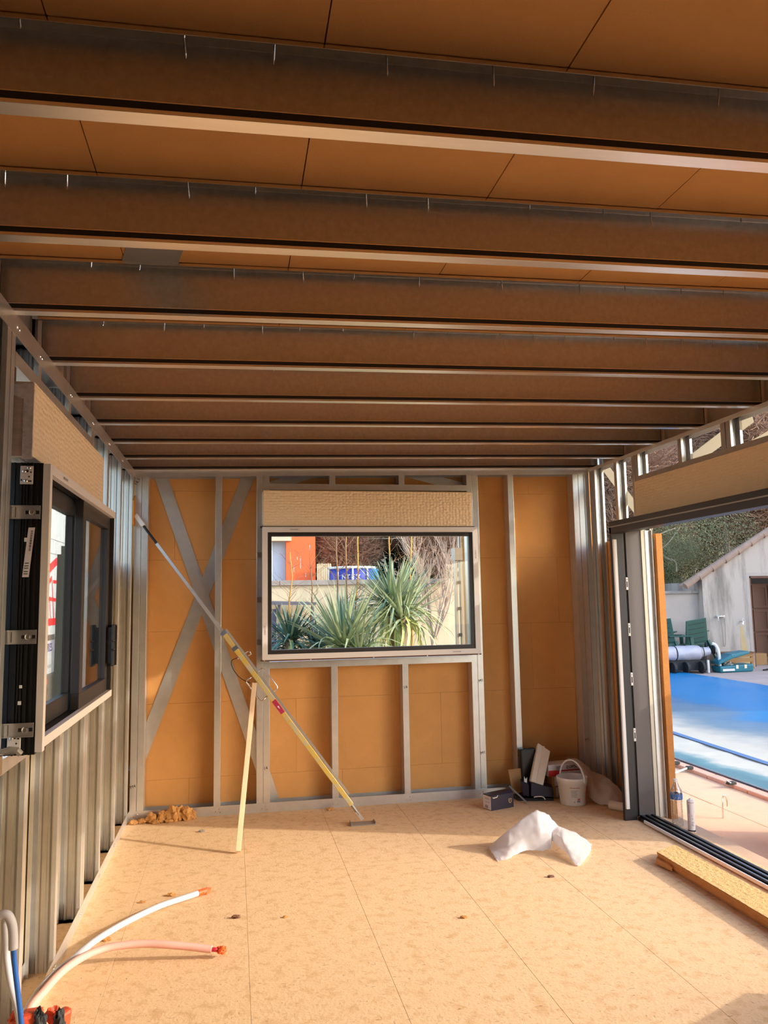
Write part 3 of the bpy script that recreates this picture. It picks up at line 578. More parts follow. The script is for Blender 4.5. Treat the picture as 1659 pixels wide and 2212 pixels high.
MB().box(3.640, YN, 0.0, 3.79, YJ, 0.022).build('threshold', M['black'], d1, bevel=0.002)
for xx in (3.655, 3.70, 3.745): MB().box(xx, YN, 0.022, xx + 0.014, YJ, 0.034).build('rail', M['black'], d1, bevel=0.002)
for xx in (3.68, 3.727): MB().tube([(xx, YN, 0.026), (xx, YJ, 0.026)], 0.004, 8).build('running_rail', M['steel_bright'], d1)
MB().box(3.628, YN, 0.004, 3.639, YJ - 0.10, 0.026).build('cover_strip', M['white'], d1, bevel=0.002)
MB().box(3.79, -1.2, -0.145, 3.99, 6.5, -0.012).build('outer_sill', M['terrace'], d1)

# ------------------------------------------------------------------ things in the room
def spline(pts, n=8):
    pts = [Vector(p) for p in pts]; out = []
    for i in range(len(pts) - 1):
        p0, p1, p2, p3 = pts[max(i - 1, 0)], pts[i], pts[i + 1], pts[min(i + 2, len(pts) - 1)]
        for k in range(n):
            t = k / n; out.append(0.5 * ((2 * p1) + (-p0 + p2) * t + (2 * p0 - 5 * p1 + 4 * p2 - p3) * t * t + (-p0 + 3 * p1 - 3 * p2 + p3) * t ** 3))
    return out + [pts[-1]]
# adjustable prop bracing the far left corner
pa = Vector((0.0, 6.21, 2.32)); pb = Vector((1.69, 5.80, 0.03)); pd = (pb - pa).normalized(); pl_ = (pb - pa).length
pn = pd.cross(Vector((0, -1, 0))).normalized(); po_ = pd.cross(pn).normalized()
if po_.y > 0: po_ = -po_
if pn.z < 0: pn = -pn
def pp(t, a=0.0, b=0.0): return pa + pd * (t * pl_) + pn * a + po_ * b
pr = T('adjustable_prop', pb - Vector((0, 0, 0.02)), 'long telescopic steel prop slanting from the left corner down to the floor', 'prop')
MB().bar(pp(0.11), pp(0.60, 0, 0.004), 0.026, 0.026, po_).build('inner_tube', M['steel'], pr, bevel=0.003)
MB().bar(pp(0.41), pp(0.955), 0.036, 0.036, po_).build('outer_tube', M['yellow_pole'], pr, bevel=0.004)
MB().bar(pp(0.405, 0.030), pp(0.93, 0.030), 0.016, 0.016, po_).build('side_rod', M['steel'], pr)
for t_ in (.405, .455): MB().bar(pp(t_), pp(t_ + .01), 0.046, 0.046, po_).build('collar', M['steel_bright'], pr)
MB().tube([pp(0.485, -0.03), pp(0.485, 0.062), pp(0.490, 0.072), pp(0.497, 0.068), pp(0.495, 0.045)], 0.005, 8).build('locking_pin', M['steel_bright'], pr)
MB().tube(spline([pp(0.482, -0.03), pp(0.480, -0.075), pp(0.5, -0.10), pp(0.53, -0.095), pp(0.555, -0.06)]), 0.003, 6).build('pin_cord', M['gasket'], pr)
for s in (1, -1):
    MB().tube([pp(0.545, 0.015 * s), pp(0.543, 0.070 * s), pp(0.548, 0.080 * s), pp(0.604, 0.080 * s), pp(0.610, 0.070 * s), pp(0.608, 0.015 * s)], 0.0055, 8).build('handle', M['steel_bright'], pr, smooth=True)
lb = MB().bar(pp(0.627, 0, 0.0185), pp(0.667, 0, 0.0185), 0.0012, 0.034, pn).build('sticker', mat('magenta_sticker', srgb(176, 40, 84), 0.5), pr)
MB().prism([pp(0.645, 0.006, 0.0200), pp(0.645, -0.006, 0.0200), pp(0.655, 0, 0.0200)], po_ * 0.0004).build('arrow_mark', M['white'], lb)
MB().tube([pp(0.945), pp(0.985)], 0.011, 12).build('threaded_rod', M['hose'], pr)
MB().tube([pp(0.03), pp(0.11)], 0.010, 12).build('threaded_rod', M['rubber'], pr)
MB().bar(pp(0.012), pp(0.05), 0.034, 0.03, po_).build('head_fork', M['white'], pr, bevel=0.005)
MB().bar(pp(0.975), pp(1.0), 0.024, 0.02, po_).build('foot_fork', M['steel'], pr)
MB().box(1.60, 5.755, 0.0, 1.78, 5.845, 0.006).box(1.60, 5.755, 0.006, 1.605, 5.845, 0.02).box(1.775, 5.755, 0.006, 1.78, 5.845, 0.02).build('foot_plate', M['hose'], pr)
MB().prism([(0.003, 6.25, 2.21), (0.003, 6.16, 2.21), (0.003, 6.16, 2.40), (0.003, 6.25, 2.45)], (0.012, 0, 0)).build('head_pad', mat('ochre_rubber', srgb(206, 136, 40), 0.6), pr, bevel=0.003)
# batten leaning on the prop
b0 = Vector((0.80, 5.327, 0.0)); b1 = Vector((0.918, 5.935, 1.015))
bt = T('timber_batten', b0, 'thin pale wooden batten leaning on the slanting prop', 'batten')
MB().bar(b0 + Vector((0, 0.01, 0.012)), b1, 0.034, 0.022, (0, -1, 0.5)).build('batten', M['wood'], bt, bevel=0.002)
kn = b0.lerp(b1, 0.37); MB().lathe(kn + Vector((-0.018, -0.005, 0)), [(0.008, 0), (0.007, 0.005), (0, 0.006)], 8, (-1, -0.3, 0)).build('knot', M['cardboard'], bt)
# heap of torn fibre in the far left corner
tf = MB()
def clump(mb, c, r, seed):
    random.seed(seed); bm = bmesh.new(); bmesh.ops.create_icosphere(bm, subdivisions=3, radius=1.0)
    off = Vector((random.uniform(-9, 9), random.uniform(-9, 9), seed))
    for v in bm.verts:
        p = v.co.copy(); k = 1 + 0.55 * noise.noise(p * 1.6 + off) + 0.28 * noise.noise(p * 5 + off) + 0.14 * noise.noise(p * 13 + off)
        v.co = Vector((p.x * r[0], p.y * r[1], p.z * r[2])) * k
    vs_ = [v.co + Vector(c) for v in bm.verts]; vs_ = [Vector((v.x, v.y, max(v.z, 0.001))) for v in vs_]
    mb.add(vs_, [tuple(x.index for x in f.verts) for f in bm.faces]); bm.free()
hp = T('insulation_fluff_heap', (0.3, 6.22, 0), 'heap of torn orange fibre tufts on the floor in the far left corner', 'debris')
for i, (x, y, r, h) in enumerate(((0.045, 6.21, .028, .018), (0.105, 6.225, .032, .02), (0.17, 6.225, .038, .036), (0.235, 6.215, .034, .022), (0.265, 6.235, .042, .046), (0.33, 6.225, .048, .058), (0.375, 6.245, .045, .060), (0.43, 6.23, .045, .052), (0.47, 6.24, .03, .036), (0.205, 6.19, .03, .014), (0.30, 6.19, .025, .014))):
    b_ = MB(); clump(b_, (x, y, h * 0.7), (r, r * 0.8, h), i + 3); b_.build('tuft', M['tuft'], hp, smooth=False)
for i, (x, y, s_, lab) in enumerate(((0.785, 4.287, .022, 'brown wood chip on the floor right of the grey pipe end'), (1.032, 4.235, .014, 'tiny chip on the floor among the boards near centre'), (1.922, 4.017, .018, 'small pale chip alone near the middle of the floor'), (2.575, 4.459, .020, 'dark knot shaped chip in front of the white plastic bag'), (0.433, 4.683, .024, 'orange crumb beside the grey pipe, far side'), (0.287, 4.616, .016, 'orange crumb between left track and grey pipe'), (0.166, 4.158, .024, 'orange crumb between the grey and the pink pipe'), (1.509, 6.235, .03, 'orange crumb against the bottom track left of the prop foot'), (0.547, 5.888, .022, 'grey metal offcut on the shaded floor behind the batten'))):
    b_ = MB(); clump(b_, (x, y, s_ * 0.25), (s_, s_ * .55, s_ * .4), i + 40)
    o_ = b_.build('insulation_crumb' if i not in (0, 8) else ('wood_chip' if i == 0 else 'metal_offcut'), M['tuft'] if i not in (0, 3, 8) else (M['door_wood'] if i in (0, 3) else M['hose']), None, org=(x, y, 0)); thing(o_, lab, 'crumb' if i != 8 else 'offcut')
# white plastic bag
def sheet(mb, G, res=8, amp=0.0, fr=8, seed=0, lin=0.0):
    R = len(G); K = len(G[0])
    def cr(p0, p1, p2, p3, t):
        if lin: return p1.lerp(p2, t) * lin + (0.5 * ((2 * p1) + (-p0 + p2) * t + (2 * p0 - 5 * p1 + 4 * p2 - p3) * t * t + (-p0 + 3 * p1 - 3 * p2 + p3) * t ** 3)) * (1 - lin)
        return 0.5 * ((2 * p1) + (-p0 + p2) * t + (2 * p0 - 5 * p1 + 4 * p2 - p3) * t * t + (-p0 + 3 * p1 - 3 * p2 + p3) * t ** 3)
    G = [[Vector(p) for p in r] for r in G]
    def row(r, u):
        i = min(int(u), len(r) - 2); t = u - i; g = lambda k: r[max(0, min(len(r) - 1, k))]
        return cr(g(i - 1), g(i), g(i + 1), g(i + 2), t)
    nu = (K - 1) * res; nv = (R - 1) * res; V = []
    for a in range(nv + 1):
        for b in range(nu + 1):
            col = [row(r, b / res) for r in G]; p = row(col, a / res)
            q = p * fr + Vector((seed, 0, 0))
            rg_ = lambda v: 1 - 2.4 * abs(noise.noise(v))
            p = p + Vector((rg_(q), rg_(q + Vector((7, 3, 1))), rg_(q + Vector((1, 9, 4))))) * amp * .55 + Vector((0, 0, 1)) * amp * 0.35 * rg_(q * 2.3)
            p.z = max(p.z, 0.002); V.append(p)
    F = [(a * (nu + 1) + b, a * (nu + 1) + b + 1, (a + 1) * (nu + 1) + b + 1, (a + 1) * (nu + 1) + b) for a in range(nv) for b in range(nu)]
    return mb.add(V, F)
wbag = MB()
cols_ = [[(2.40, 5.06, 0), (2.385, 5.02, .012), (2.372, 4.92, .014), (2.362, 4.78, 0)], [(2.48, 5.12, 0), (2.494, 4.95, .128), (2.47, 4.88, .050), (2.43, 4.80, .003)], [(2.58, 5.14, 0), (2.60, 4.95, .198), (2.575, 4.885, .095), (2.585, 4.87, .026)],
         [(2.69, 5.14, 0), (2.69, 4.95, .240), (2.675, 4.87, .13), (2.68, 4.86, .016)], [(2.80, 5.10, 0), (2.774, 4.95, .205), (2.755, 4.87, .12), (2.745, 4.86, .022)], [(2.86, 5.06, 0), (2.835, 4.95, .135), (2.775, 4.92, .105), (2.772, 4.90, .055)],
         [(2.92, 5.02, 0), (2.87, 4.94, .118), (2.80, 4.80, .098), (2.785, 4.73, .040)], [(3.0, 4.97, 0), (2.945, 4.93, .090), (2.88, 4.75, .050), (2.79, 4.59, .003)], [(3.04, 4.92, 0), (3.023, 4.86, .03), (2.95, 4.73, .026), (2.815, 4.585, .002)]]
G = [[c_[r_] for c_ in cols_] for r_ in range(4)]
sheet(wbag, G, 9, 0.007, 17, 3, 0.75)
bo = wbag.build('plastic_bag', M['bag'], None, org=(2.7, 4.88, 0), smooth=True); thing(bo, 'crumpled white plastic bag lying on the sunlit floor', 'bag')
# insulation plank by the threshold
plk = T('insulation_plank', (3.42, 3.6, 0), 'long rough sawn insulation plank lying on the floor along the door threshold', 'plank')
P = [(3.305, 4.545), (3.470, 4.640), (3.565, 2.2), (3.285, 2.2)]
P = [(3.295, 4.555), (3.475, 4.645), (3.520, 2.1), (3.285, 2.1)]
m_ = MB(); n_ = 40; V = []
for i in range(n_ + 1):
    t = i / n_
    L = Vector((P[0][0] + (P[3][0] - P[0][0]) * t, P[0][1] + (P[3][1] - P[0][1]) * t, 0)); R = Vector((P[1][0] + (P[2][0] - P[1][0]) * t, P[1][1] + (P[2][1] - P[1][1]) * t, 0))
    j = lambda k: noise.noise(Vector((i * 0.9, k, 0))) * 0.004
    V += [L + Z * 0.003 + X * (0.012 + j(1)), L + Z * 0.022 + X * (0.002 + j(2)), L + Z * 0.034 + X * (0.012 + j(3)), L + Z * 0.056 + X * (0.006 + j(4)), R + Z * 0.056 + X * j(5), R + Z * 0.003]
F = []
for i in range(n_):
    for k in range(6): F.append((i * 6 + k, i * 6 + (k + 1) % 6, (i + 1) * 6 + (k + 1) % 6, (i + 1) * 6 + k))
F += [tuple(range(6)), tuple(n_ * 6 + k for k in range(6))[::-1]]
m_.add(V, F).build('board', M['insul_side'], plk)
m_ = MB(); nx, ny = 14, 150; V = []
for i in range(ny + 1):
    t = i / ny
    for k in range(nx + 1):
        s = k / nx; q = Vector((P[0][0], P[0][1], 0)).lerp(Vector((P[1][0], P[1][1], 0)), s).lerp(Vector((P[3][0], P[3][1], 0)).lerp(Vector((P[2][0], P[2][1], 0)), s), t)
        q.z = 0.0605 + 0.0026 * noise.noise(q * 55) + 0.002 * noise.noise(q * 120); q.x += 0.004; V.append(q)
F = [(i * (nx + 1) + k, i * (nx + 1) + k + 1, (i + 1) * (nx + 1) + k + 1, (i + 1) * (nx + 1) + k) for i in range(ny) for k in range(nx)]
m_.add(V, F).build('rough_face', M['insul_cut'], plk)
MB().hexa([(3.262, 4.50, 0.008), (3.30, 4.548, 0.008), (3.30, 4.40, 0.008), (3.285, 4.36, 0.008), (3.262, 4.50, 0.03), (3.30, 4.548, 0.034), (3.30, 4.40, 0.034), (3.285, 4.36, 0.03)]).build('tongue', M['insul_side'], plk)
# sleeved pipes coming out of the floor at the left wall
pg = T('sleeved_pipe', (0.0, 3.5, 0), 'grey white foam sleeved pipe with orange taped end, the farther of the two', 'pipe', 'sleeved pipes rising from the floor')
pts = [(-0.04, 3.50, 0.0), (-0.01, 3.56, 0.05), (0.03, 3.70, 0.065), (0.07, 3.83, 0.055), (0.125, 4.03, 0.045), (0.205, 4.20, 0.038), (0.30, 4.35, 0.032), (0.40, 4.48, 0.026), (0.515, 4.575, 0.022), (0.58, 4.63, 0.02)]
MB().tube(spline(pts), 0.0155, 14).build('sleeve', M['pipe_white'], pg, smooth=True)
MB().tube([(0.578, 4.628, 0.02), (0.622, 4.658, 0.02)], [0.0165, 0.0155], 14).build('tape_end', M['tape'], pg)
MB().prism([(0.620, 4.645, 0.008), (0.640, 4.662, 0.004), (0.648, 4.672, 0.030), (0.622, 4.668, 0.036)], (0.004, -0.004, 0)).build('tape_tail', M['tape'], pg)
pk = T('sleeved_pipe', (0.0, 3.42, 0), 'pink foam sleeved pipe with torn orange tape on its end', 'pipe', 'sleeved pipes rising from the floor')
pts = [(-0.01, 3.36, 0.0), (-0.002, 3.42, 0.06), (0.02, 3.54, 0.065), (0.06, 3.68, 0.075), (0.12, 3.79, 0.08), (0.20, 3.85, 0.085), (0.29, 3.87, 0.085), (0.38, 3.875, 0.080), (0.48, 3.865, 0.07), (0.56, 3.86, 0.058), (0.64, 3.85, 0.045), (0.675, 3.845, 0.04)]
MB().tube(spline(pts), 0.0165, 14).build('sleeve', M['pipe_pink'], pk, smooth=True)
MB().tube([(0.670, 3.846, 0.04), (0.705, 3.842, 0.036)], 0.0095, 12).build('red_pipe', M['pipe_red'], pk, smooth=True)
b_ = MB(); clump(b_, (0.720, 3.840, 0.034), (0.022, 0.018, 0.018), 77); b_.build('tape_end', M['tape'], pk)
# pipes at the lower left corner
bl = T('water_pipe', (0.05, 2.95, 0), 'blue pipe in a white foam sleeve looping out of the left wall', 'pipe')
MB().tube(spline([(-0.03, 3.0, 0.555), (0.0, 3.0, 0.565), (0.018, 3.0, 0.553), (0.030, 3.0, 0.515), (0.034, 3.0, 0.45)]), 0.0155, 14).build('sleeve', M['pipe_white'], bl, smooth=True)
MB().tube(spline([(0.034, 3.0, 0.455), (0.041, 3.0, 0.39), (0.053, 3.0, 0.31), (0.066, 3.0, 0.22), (0.078, 3.0, 0.10), (0.09, 3.0, 0.0)]), 0.0088, 12).build('blue_pipe', M['pipe_blue'], bl, smooth=True)
wp = T('water_pipe', (0.03, 3.06, 0), 'white foam sleeved pipe hanging beside the blue pipe at left edge', 'pipe')
MB().tube(spline([(-0.012, 3.06, 0.52), (-0.006, 3.06, 0.45), (0.0, 3.06, 0.39), (0.016, 3.06, 0.31), (0.042, 3.06, 0.22), (0.06, 3.06, 0.10), (0.07, 3.06, 0)]), 0.012, 12).build('sleeve', M['pipe_white'], wp, smooth=True)
def conduit(name, lab, o, sx, rot, seed, hz=.16):
    r_ = T(name, o, lab, 'conduit', 'orange conduit stubs at the left wall'); o = Vector(o); c, s = math.cos(rot), math.sin(rot)
    def q(x, y, z): return o + Vector((c * x - s * y, s * x + c * y, z))
    MB().prism([q(-.035 * sx, -.03, 0), q(.03 * sx, -.035, 0), q(.04 * sx, .02, 0), q(-.02 * sx, .035, 0)], q(0.015, 0.01, hz) - q(0, 0, 0)).build('wrapped_stub', M['tape_red'], r_, bevel=0.012)
    b_ = MB(); clump(b_, q(.034 * sx, -.024, hz - .035), (.022, .020, .05), seed); b_.build('dirty_tape', M['rubber'], r_)
    b_ = MB(); clump(b_, q(-.03 * sx, .0, hz - .02), (.028, .022, .03), seed + 5); b_.build('torn_tape', M['tape_red'], r_)
conduit('conduit_stub', 'orange taped conduit stub around the blue pipe at the lower left corner', (0.062, 3.10, 0), 1.1, 0.3, 201, .195)
conduit('conduit_stub', 'smaller red taped stub on the floor right of the taped conduit', (0.150, 3.17, 0), 0.7, -0.4, 211, .16)

# ---- pile in the far right corner
def obox(mb, o, rot, sx, sy, z0, z1):
    c, s = math.cos(rot), math.sin(rot); o = Vector(o)
    q = lambda x, y, z: o + Vector((c * x - s * y, s * x + c * y, z))
    return mb.hexa([q(0, 0, z0), q(sx, 0, z0), q(sx, sy, z0), q(0, sy, z0), q(0, 0, z1), q(sx, 0, z1), q(sx, sy, z1), q(0, sy, z1)]), q
sb = T('carton', (2.70, 5.892, 0), 'small dark purple carton alone on the floor in front of the far wall', 'box')
m_, q = obox(MB(), (2.699, 5.892, 0), 0.33, 0.215, 0.105, 0.001, 0.108); m_.build('box_body', M['navy'], sb, bevel=0.001)
MB().hexa([q(0, 0, .108), q(.215, 0, .108), q(.215, .105, .108), q(0, .105, .108), q(0, 0.004, .112), q(.215, 0.02, .125), q(.215, .105, .114), q(0, .105, .110)]).build('lid_flap', M['navy'], sb)
MB().prism([q(-.001, .004, .004), q(-.001, .101, .004), q(-.001, .101, .103), q(-.001, .004, .103)], q(-.001, 0, 0) - q(0, 0, 0)).build('label', M['label'], sb)
mm = MB()
for a in (0.012, 0.02, 0.026, 0.034, 0.04): mm.prism([q(-.0024, .03 + a, .012), q(-.0024, .034 + a, .012), q(-.0024, .034 + a, .034), q(-.0024, .03 + a, .034)], q(-.0005, 0, 0) - q(0, 0, 0))
for zz in (.085, .077, .055): mm.prism([q(-.0024, .02, zz), q(-.0024, .08, zz), q(-.0024, .08, zz + .003), q(-.0024, .02, zz + .003)], q(-.0005, 0, 0) - q(0, 0, 0))
mm.build('label_print', M['ink_grey'], sb)
MB().prism([q(.008, -.001, .098), q(.020, -.001, .088), q(.056, -.001, .092), q(.066, -.001, .108), q(.060, -.001, .108), q(.052, -.001, .097), q(.020, -.001, .096)], q(0, -.001, 0) - q(0, 0, 0)).build('torn_edge', M['paper'], sb)
mm = MB()
for pts in ([(0, .050), (.030, .050), (.030, .046), (0, .046)], [(0, .046), (.005, .046), (.005, .030), (.016, .018), (.013, .013), (0, .026)], [(.030, .046), (.025, .046), (.025, .032), (.016, .018), (.018, .013), (.030, .026)], [(.008, .041), (.022, .041), (.008, .030)]):
    mm.prism([q(.165 + a, -.0008, .02 + b) for a, b in pts], q(0, -.0006, 0) - q(0, 0, 0))
mm.build('crest', mat('gold_print', srgb(176, 140, 96), 0.5), sb)
# open carton with navy inner box
oc = T('open_carton', (3.1, 6.15, 0), 'flattened open cardboard carton with purple trays, under the paper wrapped pack', 'box')
MB().hexa([(3.0, 6.12, 0.001), (3.27, 6.05, 0.001), (3.30, 6.24, 0.001), (2.98, 6.26, 0.001), (3.0, 6.12, 0.02), (3.27, 6.05, 0.02), (3.30, 6.24, 0.05), (2.98, 6.26, 0.05)]).build('base', M['blackbag'], oc)
MB().hexa([(2.985, 6.20, 0.03), (3.11, 6.22, 0.03), (3.11, 6.226, 0.03), (2.985, 6.206, 0.03), (2.955, 6.215, 0.225), (3.10, 6.24, 0.225), (3.10, 6.246, 0.225), (2.955, 6.221, 0.225)]).build('flap', M['cardboard'], oc)
MB().hexa([(3.03, 6.02, 0.003), (3.045, 6.02, 0.001), (2.955, 6.18, 0.10), (2.945, 6.18, 0.10), (3.03, 6.024, 0.008), (3.047, 6.024, 0.006), (2.957, 6.184, 0.106), (2.945, 6.184, 0.106)]).build('flap', M['hose'], oc)
tr = MB().hexa([(3.035, 6.10, 0.045), (3.075, 6.08, 0.04), (3.09, 6.15, 0.045), (3.05, 6.17, 0.05), (3.02, 6.10, 0.155), (3.075, 6.08, 0.13), (3.095, 6.15, 0.14), (3.04, 6.17, 0.16)]).build('tray', M['navy'], oc)
MB().prism([(3.048, 6.112, 0.12), (3.068, 6.105, 0.11), (3.075, 6.11, 0.18), (3.062, 6.11, 0.165), (3.052, 6.115, 0.19)], (0.004, 0.01, 0)).build('paper_scrap', M['white'], tr)
MB().hexa([(3.085, 6.06, 0.048), (3.27, 6.05, 0.030), (3.29, 6.14, 0.035), (3.09, 6.15, 0.05), (3.09, 6.06, 0.145), (3.265, 6.05, 0.10), (3.285, 6.14, 0.11), (3.095, 6.15, 0.155)]).build('tray', M['navy'], oc)
MB().tube(spline([(3.10, 6.042, 0.042), (3.13, 6.035, 0.046), (3.17, 6.03, 0.042), (3.19, 6.03, 0.02)]), 0.004, 6).build('torn_edge', M['paper'], oc)
lp = T('wrapped_pack', (3.16, 6.12, 0.1), 'long pale paper wrapped pack leaning upright in the corner pile', 'package')
a_, b_ = Vector((3.143, 6.10, 0.125)), Vector((3.262, 6.215, 0.385)); ax = (b_ - a_).normalized(); sx = (X - ax * ax.dot(X)).normalized(); sy = ax.cross(sx)
MB().hexa([a_ + sx * u + sy * v for u, v in ((-.052, -.03), (.052, -.03), (.052, .03), (-.052, .03))] + [b_ + sx * u + sy * v + ax * k for u, v, k in ((-.055, -.03, .012), (.058, -.03, -.02), (.058, .03, -.01), (-.05, .03, .015))]).build('pack', M['paper'], lp, bevel=0.006)
MB().prism([a_ + ax * .01 - sy * .031 + sx * .008 * -1, a_ + ax * .01 - sy * .031 + sx * .002, b_ - sy * .0315 + sx * .002, b_ - sy * .0315 - sx * .012], -sy * .003).build('paper_fold', M['paper'], lp)
bb = thing(MB().hexa([(3.075, 6.205, 0.03), (3.24, 6.205, 0.03), (3.24, 6.28, 0.03), (3.075, 6.28, 0.03), (3.065, 6.215, 0.38), (3.20, 6.215, 0.385), (3.20, 6.28, 0.38), (3.065, 6.28, 0.375)]).build('black_carton', M['blackbag'], None, org=(3.15, 6.24, 0), bevel=0.012), 'black glossy carton standing behind the paper wrapped pack', 'box')
cb1 = T('cardboard_box', (3.36, 6.2, 0), 'lower plain brown cardboard box under the red and white carton', 'box', None)
m_, q = obox(MB(), (3.30, 6.125, 0), 0.12, 0.22, 0.12, 0.001, 0.088); m_.build('box_body', M['cardboard'], cb1, bevel=0.002)
MB().prism([q(.02, -.0008, .004), q(.05, -.0008, .004), q(.05, -.0008, .084), q(.02, -.0008, .084)], q(0, -.0008, 0) - q(0, 0, 0)).build('white_band', M['label'], cb1)
cb2 = T('cardboard_box', (3.36, 6.2, .09), 'upper plain brown cardboard box directly beneath the red carton', 'box', None)
m_, q = obox(MB(), (3.295, 6.13, 0), 0.08, 0.23, 0.12, 0.089, 0.17); m_.build('box_body', M['cardboard'], cb2, bevel=0.002)
MB().prism([q(.02, -.0008, .094), q(.06, -.0008, .094), q(.06, -.0008, .166), q(.02, -.0008, .166)], q(0, -.0008, 0) - q(0, 0, 0)).build('white_band', M['label'], cb2)
rb = T('carton', (3.4, 6.15, .172), 'red and white carton on top of the brown cardboard boxes', 'box')
m_, q = obox(MB(), (3.262, 6.12, 0), 0.10, 0.285, 0.14, 0.171, 0.262); m_.build('box_body', M['label'], rb, bevel=0.0015)
MB().prism([q(.0, -.0009, .212), q(.04, -.0009, .20), q(.055, -.0009, .173), q(.09, -.0009, .173), q(.105, -.0009, .205), q(.285, -.0009, .205), q(.285, -.0009, .215), q(.0, -.0009, .218)], q(0, -.0009, 0) - q(0, 0, 0)).build('red_print', M['red'], rb)
MB().prism([q(.0, -.0008, .172), q(.06, -.0008, .172), q(.10, -.0008, .205), q(.0, -.0008, .212)], q(0, -.0006, 0) - q(0, 0, 0)).build('red_print', M['red'], rb)
MB().prism([q(.07, -.0016, .215), q(.115, -.0016, .215), q(.115, -.0016, .25), q(.07, -.0016, .25)], q(0, -.0005, 0) - q(0, 0, 0)).build('barcode', M['ink_grey'], rb)
text('lettering', 'OPTEX', 0.03, q(.185, -.001, .226), q(1, 0, 0) - q(0, 0, 0), Z, M['ink'], rb, bold=0.0006)
MB().prism([q(.163, -.001, .225), q(.179, -.001, .225), q(.179, -.001, .246), q(.163, -.001, .246)], q(0, -.0006, 0) - q(0, 0, 0)).build('logo_square', M['ink'], rb)
MB().prism([q(.167, -.0017, .230), q(.176, -.0017, .230), q(.176, -.0017, .241), q(.167, -.0017, .241)], q(0, -.0004, 0) - q(0, 0, 0)).build('logo_square', M['label'], rb)
# bucket
bc = Vector((3.385, 5.945, 0)); bk = T('bucket', bc, 'white plastic mortar bucket with raised handle in the far right corner', 'bucket')
MB().lathe(bc, [(0, 0.004), (0.092, 0.004), (0.094, 0.0), (0.097, 0.004), (0.114, 0.165), (0.119, 0.167), (0.119, 0.188), (0.122, 0.19), (0.122, 0.205), (0.116, 0.208), (0.113, 0.205), (0.112, 0.17), (0.092, 0.012), (0, 0.012)], 40).build('pail', M['bucketw'], bk, smooth=True)
hp_ = []
for k in range(17):
    a = math.pi * k / 16; hp_.append(bc + Vector((0.122 * math.cos(a) * 0.42, -0.114 * math.cos(a), 0.185 + 0.145 * math.sin(a))))
MB().tube(hp_, 0.0065, 8).build('handle', M['white'], bk, smooth=True)
for s in (1, -1): MB().lathe(bc + Vector((0.051 * s, -0.108 * s, 0.183)), [(0.012, 0), (0.012, 0.006), (0, 0.007)], 10, (0.4 * s, -0.9 * s, 0)).build('handle_lug', M['white'], bk)
def onbucket(ang, z): r = 0.097 + (0.114 - 0.097) * z / 0.165 + 0.0012; return bc + Vector((math.cos(ang) * r, math.sin(ang) * r, z))
mm = MB()
for k in range(8):
    a = math.radians(238 + k * 5); c0 = onbucket(a, 0.140); t_ = Vector((-math.sin(a), math.cos(a), 0)); mm.prism([c0 - t_ * .004, c0 + Z * .004, c0 + t_ * .004, c0 - Z * .004], Vector((math.cos(a), math.sin(a), 0)) * .0006)
mm.build('red_dots', M['red'], bk)
def patch(nm, a0, a1, z0, z1, m, n=8):
    b_ = MB(); V = []
    for k in range(n + 1):
        a = math.radians(a0 + (a1 - a0) * k / n); V += [onbucket(a, z0), onbucket(a, z1)]
    return b_.add(V, [(2 * k, 2 * k + 2, 2 * k + 3, 2 * k + 1) for k in range(n)]).build(nm, m, bk)
patch('orange_panel', 312, 350, 0.035, 0.145, M['orange'])
for i, z in enumerate((0.118, 0.110, 0.102, 0.094, 0.086, 0.078, 0.07)): patch('print_line', 240, 268 - (i % 3) * 4, z, z + 0.003, M['ink_grey'])
patch('print_line', 266, 278, 0.050, 0.058, M['red']); patch('print_line', 264, 278, 0.030, 0.046, M['ink_grey']); patch('print_line', 250, 255, 0.03, 0.036, M['ink_grey'])
# plastic film and paper roll
fm = MB()
G = [[(3.46, 6.22, 0.27), (3.56, 6.23, 0.26), (3.66, 6.20, 0.16), (3.74, 6.10, 0.12), (3.80, 6.0, 0.06)],
     [(3.44, 6.10, 0.29), (3.54, 6.08, 0.26), (3.63, 6.02, 0.18), (3.70, 5.95, 0.16), (3.78, 5.90, 0.03)],
     [(3.46, 6.0, 0.25), (3.52, 5.96, 0.20), (3.60, 5.92, 0.13), (3.68, 5.86, 0.14), (3.76, 5.80, 0.02)],
     [(3.49, 5.95, 0.14), (3.52, 5.90, 0.12), (3.57, 5.84, 0.07), (3.63, 5.78, 0.07), (3.72, 5.74, 0.005)],
     [(3.50, 5.92, 0.03), (3.52, 5.86, 0.015), (3.55, 5.79, 0.005), (3.60, 5.74, 0.004), (3.68, 5.70, 0.003)]]
sheet(fm, G, 9, 0.022, 8, 11)
thing(fm.build('plastic_film', M['film'], None, org=(3.6, 5.9, 0), smooth=True), 'crumpled milky plastic film draped from the corner pile to the floor', 'plastic sheet')
prl = T('paper_roll', (3.66, 5.62, 0.03), 'short pale paper roll on the floor by the door jamb', 'roll')
MB().tube([(3.585, 5.72, 0.032), (3.70, 5.56, 0.032)], 0.032, 20).build('roll', M['paper'], prl, smooth=False)
MB().tube([(3.5845, 5.7207, 0.032), (3.5835, 5.722, 0.032)], 0.020, 14).build('core', M['gasket'], prl)
